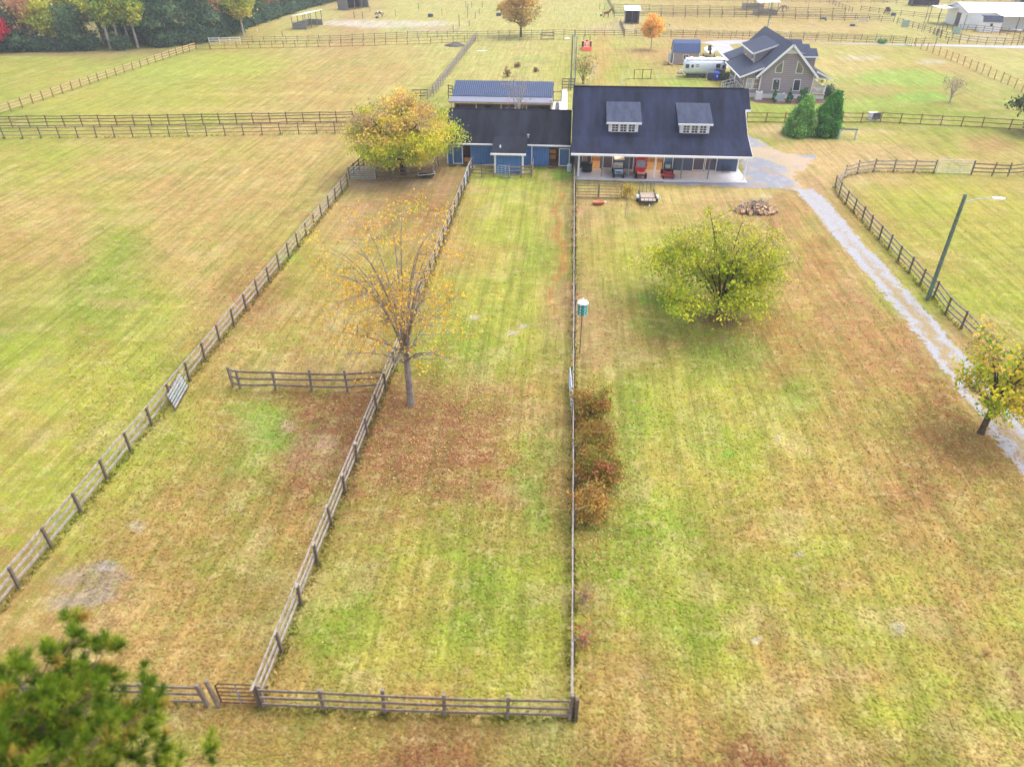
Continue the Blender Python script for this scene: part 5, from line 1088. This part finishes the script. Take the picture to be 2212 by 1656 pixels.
def tree(name,label,loc,H_,Rc,zc0=None,pal=None,pal_hi=None,hi=.6,nT=160,per=60,size=.12,sig=.35,trunk=.22,fork=.2,limbs=8,bark='bark_brown',bare=1.1,seed=1,
         group=None,cat='tree',rise=.55,twigs=0,feather=0.,thin=1.,patch=0.,lean=(0,0),power=.45,squash=1.,holes=4,dens_lo=1.,offc=(0,0),crown_noise=.2,gain=.8,stems=1,wide=.5):
    rng=np.random.RandomState(seed); e=empty(name,(loc[0],loc[1],0),0,label,cat,group)
    if zc0 is None: zc0=H_*.25
    zc=zc0+(H_-zc0)*wide; 
    T=[]; ph=rng.uniform(0,6.28,4)
    hc=[(rng.normal(size=3)*np.array([Rc*.7,Rc*.7,(H_-zc0)*.35])+np.array([0,0,zc])) for _ in range(holes)]
    while len(T)<nT:
        u=rng.normal(size=3); u/=np.linalg.norm(u); az=math.atan2(u[1],u[0])
        rz=(H_-zc) if u[2]>0 else (zc-zc0)
        k=1+crown_noise*(.5*math.sin(3*az+ph[0]+2*u[2])+.5*math.sin(5*az+ph[1])+.4*math.sin(4*u[2]+ph[2]))
        r=rng.uniform(0,1)**power
        t=np.array([u[0]*Rc*k*r+offc[0],u[1]*Rc*k*r+offc[1],zc+u[2]*rz*r*(1+.3*(k-1))])
        if any(np.linalg.norm(t-h)<Rc*.28 for h in hc): continue
        T.append(t)
    T=np.array(T)
    br=MB(); fz=H_*fork; tips=[]; lp=[]
    top=np.array([lean[0],lean[1],fz])
    for s_ in range(stems):
        if stems==1: base=np.zeros(3)
        else: a=6.28*s_/stems; base=np.array([math.cos(a)*trunk*1.2,math.sin(a)*trunk*1.2,0])
        tp=top+base*2.0
        br.tube(base-[0,0,.2],base*1.0+(tp-base)*.08,trunk*1.45,trunk*1.05,9,False); br.tube(base+(tp-base)*.08,tp,trunk*1.05,trunk*.82,9,False)
    for i in range(limbs):
        a=6.283*i/limbs+rng.uniform(-.35,.35); 
        rr_=Rc*rng.uniform(.35,.85) if i>0 else Rc*.1; zz_=zc+(H_-zc)*rng.uniform(.25,.75) if i>0 else H_*.9
        if i%3==2: zz_=zc0+(H_-zc0)*rng.uniform(.15,.4); rr_=Rc*.85
        q_=np.array([math.cos(a)*rr_+offc[0],math.sin(a)*rr_+offc[1],zz_]); s0=top*rng.uniform(.75,1.0)
        if stems>1: sa=6.28*(i%stems)/stems; s0=top+np.array([math.cos(sa),math.sin(sa),0])*trunk*2.0
        c_=s0+(q_-s0)*np.array([.35,.35,rise+.1]); P_=bez(s0,c_,q_,8); r0=trunk*rng.uniform(.38,.6)*thin
        for k in range(7): br.tube(P_[k],P_[k+1],r0*(1-k/8.5),r0*(1-(k+1)/8.5),6,False)
        for k in range(1,8): lp.append((P_[k],r0*(1-k/8.5)))
    LP=np.array([p for p,_ in lp]); LR=np.array([r for _,r in lp])
    S0=[]
    for t in T:
        d=np.linalg.norm(LP-t,axis=1)+np.maximum(LP[:,2]-t[2]+.1,0)*1.2; j=int(np.argmin(d)); s0=LP[j]; S0.append(s0)
        mid=s0+(t-s0)*np.array([.5,.5,.35])+rng.normal(size=3)*.08*np.linalg.norm(t-s0); P_=bez(s0,mid,t,4); r0=min(LR[j]*.6,trunk*.16)
        for k in range(3): br.tube(P_[k],P_[k+1],r0*(1-k/3.6),r0*(1-(k+1)/3.6),4,False)
        for _ in range(twigs):
            s1=P_[rng.randint(1,4)]; d_=(t-s0); d_/=np.linalg.norm(d_)+1e-6; e1=s1+(d_*.7+rng.normal(size=3)*.5+[0,0,.35])*rng.uniform(.4,1.0)*Rc*.16; br.tube(s1,e1,r0*.35,r0*.12,3,False)
    br.build('trunk',bark,e)
    hh=(T[:,2]-zc0)/(H_-zc0); cen=[];col=[]
    for i,t in enumerate(T):
        n=int(per*rng.uniform(.5,1.5)*(dens_lo if hh[i]<.5 else 1)); f=hh[i]+rng.normal()*.06
        if f>bare: n=int(n*.05)
        if patch and rng.uniform()<patch: n=int(n*.12)
        if n<1: continue
        cc=rng.normal(size=(n,3))*sig*np.array([1,1,.7])+t+(0 if not feather else (S0[i]-t)[None,:]*rng.uniform(-.12,feather,(n,1))); cl_pal=pal_hi if (pal_hi is not None and hh[i]+rng.normal()*.14>hi) else pal
        base=pal_pick(rng,cl_pal,1); oth=pal_pick(rng,cl_pal,n); m=rng.uniform(0,1,(n,1))*.5; c_=(base*(1-m)+oth*m)*rng.uniform(.82,1.18,(n,1))*rng.uniform(.85,1.15)
        cen.append(cc);col.append(c_)
    if cen: 
        cen=np.concatenate(cen);col=np.concatenate(col)*gain; cen[:,2]=np.maximum(cen[:,2],.06); leafmesh('foliage',cen,size,col,rng,e)
    return e
YG=[((168,178,44),3),((194,190,52),3),((136,158,42),2),((112,136,50),1)]
GOLD=[((188,186,60),3),((164,176,54),3),((208,184,72),2),((128,150,54),2)]
GOLDHI=[((206,170,84),3),((162,140,112),3),((190,174,88),2)]
tree('round_tree','wide rounded yellow green tree standing alone on the grass below the barn',(11.3,45.7),7.4,5.7,1.0,YG,[((176,172,84),2),((190,182,70),2),((150,150,90),1)],.7,nT=520,per=50,size=.125,sig=.28,trunk=.17,fork=.1,limbs=14,bark='bark_brown',bare=.86,seed=11,twigs=3,wide=.35,crown_noise=.25,holes=16,power=.55,gain=1.1,feather=.75)
tree('golden_tree','big dense golden and green tree at the left end of the stable',(-17.5,75.7),8.2,5.8,1.0,GOLD,GOLDHI,.62,nT=460,per=74,size=.17,sig=.42,trunk=.34,fork=.2,limbs=11,bark='bark_brown',seed=5,twigs=1,wide=.42,crown_noise=.2,holes=6,gain=1.25,feather=.4)
tree('maple_tree','tall sparse maple with grey branches and scattered orange yellow leaves by the centre fence',(-8.35,33.1),12.6,4.7,2.9,[((232,186,60),3),((222,166,50),3),((196,180,70),2)],None,nT=430,per=20,size=.09,sig=.3,trunk=.21,fork=.27,limbs=22,bark=mat('maple_bark',(160,148,138),.95,c2=(100,90,82),scale=4,bump=.3),seed=23,twigs=4,wide=.42,rise=.75,crown_noise=.3,holes=4,gain=1.05,power=.55,feather=.35,thin=.62,patch=.3,bare=.93)
tree('roadside_tree','small green and golden tree with bare top beside the driveway at right edge',(23.4,32.7),6.6,3.0,1.9,[((190,180,44),3),((120,154,36),4),((212,178,54),2)],[((206,176,80),2),((176,150,110),1)],.7,nT=190,per=27,size=.15,sig=.3,trunk=.17,fork=.3,limbs=9,bark='bark_brown',bare=.8,seed=31,twigs=4,wide=.4,offc=(.3,0),crown_noise=.25,holes=4,gain=1.2,feather=.5)
tree('bare_tree','leafless many stemmed tree between the stable and the blue roofed shed',(-6.3,94.5),7.3,2.4,2.2,[((196,146,90),1)],None,nT=120,per=1,size=.16,sig=.3,trunk=.09,fork=.12,limbs=14,bark='bark_grey',seed=41,twigs=4,wide=.55,stems=4,rise=.6,thin=1.3)
tree('bare_tree','small leafless vase shaped tree in the open lawn at upper right',G(2051,222),3.9,1.9,1.2,[((176,140,120),1)],None,nT=130,per=3,size=.12,sig=.2,trunk=.12,fork=.2,limbs=12,bark='bark_grey',seed=43,twigs=5,wide=.6,rise=.5)
tree('autumn_tree','tall rust and gold tree beyond the far fence at top centre',G(1125,80),10.0,4.2,2.2,[((210,178,104),3),((190,148,92),2),((184,176,96),2)],[((214,172,92),2),((190,174,100),1)],.5,nT=190,per=30,size=.34,sig=.5,trunk=.26,fork=.22,limbs=9,bark='bark_brown',seed=51,twigs=1,crown_noise=.2,gain=.95)
tree('autumn_tree','slender tree with orange yellow crown and pale trunk left of the tan shed',G(1406,108),6.3,2.1,2.2,[((236,190,88),3),((226,168,84),2),((212,184,74),2)],None,nT=90,per=38,size=.28,sig=.4,trunk=.11,fork=.35,limbs=7,bark='bark_grey',seed=53,twigs=1,gain=1.05,crown_noise=.25)
tree('edge_tree','dark green tree cut off by the right edge of the photo',(60.3,97.5),6.0,3.3,1.0,[((78,104,60),3),((96,116,70),2),((120,126,84),1)],None,nT=170,per=40,size=.25,sig=.4,trunk=.2,fork=.2,limbs=8,seed=57,gain=.8)
tree('shrub_tree','loose leggy shrub with thin rust and green leaves behind the barn ridge',G((1000+1565/2.212)/1.3562,545/2.212/1.3562),5.0,2.0,.6,[((186,150,96),2),((140,150,80),2)],None,nT=90,per=6,size=.2,sig=.3,trunk=.07,fork=.08,limbs=12,bark='bark_brown',seed=61,twigs=3,stems=3,wide=.5)
# sapling and low shrub by the trailer
tree('sapling','thin bare sapling left of the utility trailer',z5(730,1385),2.4,.9,.8,[((196,170,80),1)],None,nT=24,per=3,size=.1,sig=.2,trunk=.03,fork=.4,limbs=5,bark='bark_grey',seed=63,twigs=3)
tree('sapling','low golden shrub right of the weathered wooden gates',z5(745,1195),1.4,1.0,.1,[((206,168,66),2),((190,176,90),1)],None,nT=50,per=12,size=.14,sig=.2,trunk=.03,fork=.15,limbs=6,seed=65,cat='shrub')
# red leaved bushes along the middle fence
RB=[((172,92,60),3),((150,110,50),3),((122,128,48),2),((196,120,76),2)]
for k,(px,py,h,r_,pl,lab) in enumerate(((1277,912,2.3,1.3,[((176,112,78),2),((156,124,56),3),((120,132,44),3)],'rust topped bushy shrub, nearest the barn of the hedge along the middle fence'),
    (1284,975,1.9,1.3,[((150,116,56),3),((120,122,50),2),((186,140,80),1)],'olive brown shrub, second from the barn end of the hedge along the middle fence'),
    (1287,1042,2.1,1.35,[((176,104,80),2),((150,126,56),4),((120,132,50),2)],'reddish shrub, third from the barn end of the hedge along the middle fence'),
    (1276,1112,1.8,1.25,[((180,136,62),3),((150,112,62),2),((160,150,84),2)],'orange and bare twigged shrub, nearest the camera of the dense hedge along the middle fence'),
    (1262,1295,1.2,.7,[((180,140,80),1)],'small nearly leafless shrub beside the middle fence below the hedge'),
    (1262,1388,1.0,.6,[((176,110,70),1)],'smallest nearly leafless shrub, lowest beside the middle fence'))):
    p=G(px,py); tree('hedge_shrub',lab,p,h,r_,.1,pl,None,nT=110 if k<4 else 40,per=(40,30,42,20,4,4)[k],size=.09,sig=.17,trunk=.035,fork=.08,limbs=11,bark='bark_grey',seed=70+k,cat='shrub',twigs=2,stems=3,wide=.45,crown_noise=.3,gain=1.1,power=.6,feather=.5)
# evergreens
def conifer(name,label,loc,H_,Rc,seed,pal,n=14000,size=.13,tip=.12,gain=.7,group=None,cat='evergreen',lean=0.,pw=.6):
    rng=np.random.RandomState(seed); e=empty(name,(loc[0],loc[1],0),0,label,cat,group); MB().tube((0,0,-.1),(0,0,H_*.9),Rc*.09,.02,7).build('trunk','bark_brown',e)
    nc=max(30,n//90); h=rng.uniform(0,1,nc)**1.25; ph=rng.uniform(0,6.28,3); az=rng.uniform(0,6.28,nc)
    rad=Rc*np.clip((1-h)**pw*(1-.25*np.exp(-h*14)),tip*.4,1)*(1+.12*np.sin(3*az+ph[0]+h*5)+.1*np.sin(5*az+ph[1])); rad*=rng.uniform(.72,1.03,nc)
    cc=np.stack([rad*np.cos(az)+lean*h*h,rad*np.sin(az),.12+h*H_*.97],1); k=n//nc
    cen=(cc[:,None,:]+rng.normal(size=(nc,k,3))*np.array([1,1,1.3])*Rc*.085).reshape(-1,3); b_=pal_pick(rng,pal,nc)[:,None,:].repeat(k,1).reshape(-1,3); o_=pal_pick(rng,pal,nc*k); c_=(b_*.6+o_*.4)*rng.uniform(.8,1.2,(nc*k,1))*gain
    cen[:,2]=np.clip(cen[:,2],.05,None); leafmesh('foliage',cen,size,c_,rng,e,1.8); return e
EV=[((86,136,54),3),((110,152,66),2),((62,104,44),2),((140,170,90),1)]
conifer('evergreen','left of two large dark green evergreens by the yard fence, paler foliage',(29.3,94.9),4.4,2.05,81,EV+[((150,170,110),2)],30000,.15,gain=1.55,lean=.55,pw=.7)
conifer('evergreen','right of two large dark green evergreens by the yard fence, taller and darker',(32.5,95.2),4.9,2.1,83,[((60,120,40),3),((86,144,50),2),((46,92,36),2)],30000,.15,gain=1.4,lean=.8,pw=.7)
for k,(a,lab) in enumerate((((1350,888),'small pointed evergreen left of the wide air conditioner'),((1510,892),'small pointed evergreen right of the wide air conditioner'),((1625,892),'leftmost of three small pointed evergreens before the house wall'),((1657,885),'middle of three small pointed evergreens before the house wall'),((1684,880),'rightmost of three small pointed evergreens before the house wall'))):
    conifer('dwarf_evergreen',lab,z6(*a),1.9,.4,90+k,[((60,136,48),3),((84,154,60),2)],2600,.09,gain=.8,group='small pointed evergreens along the house')
def shrub(label,p,h,r_,pal,seed,n=2400,size=.12):
    tree('shrub',label,p,h,r_,.05,pal,None,nT=60,per=n//60,size=size,sig=r_*.2,trunk=.03,fork=.1,limbs=6,seed=seed,cat='shrub',stems=3,wide=.4)
shrub('dark green shrub at the foot of the sunroom steps',z6(780,640),1.5,1.3,[((64,92,66),2),((90,110,76),1)],101)
shrub('low dark shrub between the steps and the sunroom corner',z6(900,720),1.1,.9,[((60,86,60),2),((84,104,70),1)],102)
shrub('dark leafy shrub beyond the right porch corner of the grey house',z6(1935,835),2.0,1.1,[((74,104,78),2),((96,120,84),1)],103)
shrub('small green weed clump by the distant brown fence above the road',zl(170,630),.8,.8,[((110,170,80),1)],104,700,.2)
shrub('tiny dry bush in the field behind the open shed, larger of its group',zb(1140,438),.9,.6,[((150,120,80),1)],105,500)
shrub('small brown bush left of the others in the field behind the open shed',zb(1075,500),1.6,.6,[((160,120,90),1)],106,500)
shrub('small brown bush right of the others in the field behind the open shed',zb(1260,468),.8,.4,[((150,116,84),1)],107,400)
# --- woods at upper left
DK=[((80,114,84),3),((112,136,92),2),((66,94,84),2),((130,126,88),.5)]; MG_=[((92,124,74),3),((70,104,76),2),((128,144,80),1)]
YL=[((196,186,74),3),((160,170,64),2),((120,146,70),1)]; GR=[((150,140,138),3),((128,124,120),2)]; OR=[((196,150,110),3),((176,130,100),2),((180,170,90),1)]; RD=[((200,44,66),3),((176,50,66),2)]
protos={}
def woods(kind,p,s,rz,label,group):
    if kind not in protos:
        base=dict(nT=130,per=36,size=.38,sig=.7,trunk=.22,fork=.2,limbs=8,twigs=0,crown_noise=.3,gain=.95,feather=.3,cat='tree')
        spec=dict(dark=dict(H_=11.5,Rc=3.9,zc0=.4,pal=DK,seed=201),dark2=dict(H_=10,Rc=3.6,zc0=.3,pal=DK+[((96,118,84),2)],seed=202),mid=dict(H_=10.5,Rc=3.6,zc0=.8,pal=MG_,seed=203,gain=1.1),
          yellow=dict(H_=11.5,Rc=3.0,zc0=3.2,pal=YL,seed=204,fork=.3,gain=1.2,bark='bark_grey'),bare=dict(H_=12,Rc=3.0,zc0=2.5,pal=GR,seed=205,per=5,twigs=4,trunk=.25,bark='bark_grey',gain=1.,nT=150),
          rust=dict(H_=11,Rc=3.4,zc0=3.0,pal=OR,seed=206,per=16,bark='bark_grey',twigs=1,gain=1.1),red=dict(H_=8,Rc=2.1,zc0=3.2,pal=RD,seed=207,gain=1.0),
          tall=dict(H_=12.5,Rc=2.7,zc0=4.6,pal=YL+[((120,150,70),3)],seed=208,fork=.36,bark='bark_grey',trunk=.24,gain=1.2),
          under=dict(H_=2.6,Rc=2.0,zc0=.05,pal=DK+[((90,112,80),1)],seed=209,nT=60,per=26,size=.32,sig=.4,trunk=.05,stems=3,cat='shrub',gain=.9))[kind]
        base.update(spec); 
        nm={'under':'woodland_shrub'}.get(kind,'woodland_tree')
        H0=base.pop('H_');Rc0=base.pop('Rc');z0_=base.pop('zc0'); e=tree(nm,label,(0,0),H0,Rc0,z0_,base.pop('pal'),None,group=group,**base); protos[kind]=e
    else: e=copy_tree(protos[kind]); e['label']=label; 
    if group: e['group']=group
    elif 'group' in e: del e['group']
    e.location=(p[0],p[1],0); e.rotation_euler=(0,0,rz); e.scale=(s,s,s*random.Random(int(p[0]*77)).uniform(.92,1.12)); return e
E_=[(-150,143),(-128,144.5),(-113,146.5),(-100,148),(-90,150.5),(-82,155),(-76.5,162),(-76,175),(-77,190),(-76,206),(-75,225),(-72,246),(-66,262)]
rw=random.Random(77)
LB={'dark':'dense blue green tree in the woods at upper left','dark2':'bushy dark green tree in the woods at upper left','mid':'mid green tree in the woods at upper left','yellow':'yellow leaved tree in the woods at upper left','bare':'grey leafless tree in the woods at upper left','rust':'dull orange leaved tree in the woods at upper left','under':'dark low shrub along the foot of the upper left woods'}
def row(off,sp,kinds,js,smin,smax,clear=()):
    pts=interp(E_,sp)
    for i,p in enumerate(pts):
        a=Vector(pts[max(i-1,0)]);b2=Vector(pts[min(i+1,len(pts)-1)]);t=(b2-a).normalized(); q_=(p[0]-t.y*off+rw.uniform(-js,js),p[1]+t.x*off+rw.uniform(-js,js))
        if any(math.dist(q_,c_)<r_ for c_,r_ in clear): rw.choice(kinds); continue
        k=rw.choice(kinds); woods(k,q_,rw.uniform(smin,smax),rw.uniform(0,6.28),LB[k],{'under':'shrubs at the foot of the woods'}.get(k,'%s trees of the woods'%{'dark':'blue green','dark2':'dark green','mid':'mid green','yellow':'yellow','bare':'leafless','rust':'orange'}.get(k)))
tr=[za(718,318),za(780,313),za(842,300),za(895,310)]
clr=[(p,2.6) for p in tr]
row(3.2,4.6,['dark','dark2','mid','dark2','mid','bare','rust','yellow'],.8,.75,1.0,clr)
row(8.2,5.2,['dark','dark2','mid','yellow','bare','rust','bare'],1.2,.95,1.2,clr)
row(14.5,6.0,['dark','bare','rust','yellow','bare','mid'],1.6,1.1,1.35)
row(.9,3.4,['under'],.4,.7,1.25,[(p,2.2) for p in tr])
for k,(p,lab) in enumerate(zip(tr,('leftmost of four pale trunked yellow green trees at the woods edge','second from left of four pale trunked trees at the woods edge','third from left of four pale trunked trees at the woods edge','rightmost of four pale trunked yellow green trees at the woods edge'))): woods('tall',p,(1.0,.9,1.05,.95)[k],k*1.7,lab,None)
woods('red',(-112.4,145.3),.85,0,'bright crimson tree at the far left end of the woods',None)
woods('yellow',(-73.6,172),1.15,1,'bright yellow tree standing forward at the right bend of the woods',None)
# --- pine close to the camera at lower left
rng=np.random.RandomState(7); e=empty('pine_tree',(-12.2,6.4,0),0,'close pine with long dark green needle tufts filling the lower left corner','pine')
br=MB(); br.tube((0,0,-.3),(0,0,6),.24,.17,12,False); br.tube((0,0,6),(0,0,11.5),.17,.04,10,False); cen=[];dirs=[];cols=[]; cones=MB()
for k in range(84):
    h=rng.uniform(4.2,11.2); az=rng.uniform(-.6,6.28-.6) if k%3 else rng.uniform(-.3,1.9); L_=min(4.3,(12.2-h)*1.05+.4)*rng.uniform(.75,1.05)
    d=np.array([math.cos(az),math.sin(az),0]); p0=np.array([0,0,h]); P_=bez(p0,p0+d*L_*.5+[0,0,-.1],p0+d*L_+[0,0,L_*.22],7); r0=.02+.013*L_
    for a in range(6): br.tube(P_[a],P_[a+1],r0*(1-a/7),r0*(1-(a+1)/7),5,False)
    side=np.array([-d[1],d[0],0])
    for a in range(2,7):
        for s_ in (-1,1,0):
            l_=L_*.30*(1.15-a/7)*rng.uniform(.6,1.2)+.15; q_=P_[a]+(d*.55+side*s_*rng.uniform(.6,1.0)+[0,0,rng.uniform(.0,.35)])*l_*(0 if (s_==0 and a<6) else 1)
            if s_==0 and a<6: continue
            br.tube(P_[a],q_,.014,.008,4,False); 
            for tt in (1.0,.7,.4):
                c_=P_[a]+(q_-P_[a])*tt; w_=(q_-P_[a]); w_=w_/(np.linalg.norm(w_)+1e-6)
                if rng.uniform()<.88: cen.append(c_); dirs.append(w_)
br.build('trunk',mat('pine_bark',(132,104,88),.95,c2=(92,70,60),scale=5),e)
nt_=len(cen); kk=70; cen=np.array(cen).repeat(kk,0); dirs=np.array(dirs).repeat(kk,0); v=rng.normal(size=cen.shape)*.75+dirs*.85+np.array([0,0,.25]); v/=np.linalg.norm(v,axis=1)[:,None]
ln=rng.uniform(.16,.27,len(v))[:,None]; sd_=np.cross(v,rng.normal(size=v.shape)); sd_/=np.linalg.norm(sd_,axis=1)[:,None]; sd_*=.0085
V=np.stack([cen-sd_,cen+sd_,cen+v*ln+sd_*.5,cen+v*ln-sd_*.5],1).reshape(-1,3); n=len(v)
me=bpy.data.meshes.new('needles'); me.vertices.add(4*n); me.vertices.foreach_set('co',V.ravel().astype(np.float32)); me.loops.add(4*n); me.loops.foreach_set('vertex_index',np.arange(4*n,dtype=np.int32)); me.polygons.add(n); me.polygons.foreach_set('loop_start',(np.arange(n)*4).astype(np.int32)); me.polygons.foreach_set('loop_total',np.full(n,4,np.int32)); me.update(calc_edges=True)
tc_=pal_pick(rng,[((104,128,26),3),((78,104,20),3),((140,154,42),2),((172,146,66),.8)],nt_).repeat(kk,0)*rng.uniform(.8,1.25,(n,1)); ca=me.color_attributes.new('Col','FLOAT_COLOR','POINT'); ca.data.foreach_set('color',np.concatenate([tc_,np.ones((n,1))],1).repeat(4,0).astype(np.float32).ravel())
me.materials.append(M['leaf']); o=bpy.data.objects.new('needles',me); COL.objects.link(o); o.parent=e
# --- fallen leaves and grass tufts (nobody could count them)
rng=np.random.RandomState(3)
def scatter(n,cx,cy,rx,ry):
    r_=np.sqrt(rng.uniform(0,1,n))*np.exp(rng.normal(size=n)*.25); a=rng.uniform(0,6.283,n); return np.stack([cx+r_*rx*np.cos(a),cy+r_*ry*np.sin(a)],1)
pts=np.concatenate([scatter(6500,-7.5,31,6.5,6.5),scatter(1500,11,44,5,4),scatter(1500,22,31,4,4),scatter(1400,2,27,2,6),np.stack([rng.uniform(-22,18,1200),rng.uniform(11,60,1200)],1)])
g_=tag(leafmesh('fallen_leaves',np.concatenate([pts,rng.uniform(.02,.06,(len(pts),1))],1),.07,pal_pick(rng,[((190,124,80),3),((170,112,74),2),((214,170,104),2),((226,196,130),1)],len(pts))*.85,rng,None,1.3,flat=.97),kind='stuff')
n=60000; yy=12+ (rng.uniform(0,1,n)**1.5)*55; xx=rng.uniform(-.62,.62,n)*(yy+14)*1.05+1.5
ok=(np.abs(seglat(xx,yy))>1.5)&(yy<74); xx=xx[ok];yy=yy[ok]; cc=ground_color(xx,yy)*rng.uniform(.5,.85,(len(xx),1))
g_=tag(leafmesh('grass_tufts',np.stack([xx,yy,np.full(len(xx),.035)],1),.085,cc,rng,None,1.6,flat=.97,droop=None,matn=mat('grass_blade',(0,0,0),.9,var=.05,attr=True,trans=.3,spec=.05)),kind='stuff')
pl=[];rng=np.random.RandomState(9)
for line,dn in ((lf,34),(cf,34),(mf,34),(ff,44),(fl[2:],30),(pr[:20],26),(gb,12),(ry,8)):
    for a,b2 in zip(line[:-1],line[1:]):
        t=rng.uniform(0,1,dn*2)[:,None]; q_=np.array(a)*(1-t)+np.array(b2)*t+rng.normal(size=(len(t),2))*.11; pl.append(q_)
        q_=np.array(a)+rng.normal(size=(dn//2,2))*.09; pl.append(q_)
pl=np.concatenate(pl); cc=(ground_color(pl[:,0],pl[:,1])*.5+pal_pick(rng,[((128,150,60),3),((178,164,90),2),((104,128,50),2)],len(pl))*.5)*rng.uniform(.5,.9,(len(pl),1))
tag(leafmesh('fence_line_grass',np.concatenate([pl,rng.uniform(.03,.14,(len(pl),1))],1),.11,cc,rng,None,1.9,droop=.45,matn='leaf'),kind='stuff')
# --- air: far things fade
hz=MB().box(-260,260,-20,420,-1,40).build('haze',None) if False else None
mh=bpy.data.materials.new('haze'); mh.use_nodes=True; N=mh.node_tree.nodes; N.remove(N['Principled BSDF']); pv=N.new('ShaderNodeVolumePrincipled'); pv.inputs['Color'].default_value=(.93,.95,1,1); pv.inputs['Density'].default_value=.0005; pv.inputs['Anisotropy'].default_value=.3
mh.node_tree.links.new(pv.outputs[0],N['Material Output'].inputs['Volume'])
hz=MB().box(-950,950,-70,1550,-1,32).build('haze',mh); hz['kind']='stuff'
#PART4
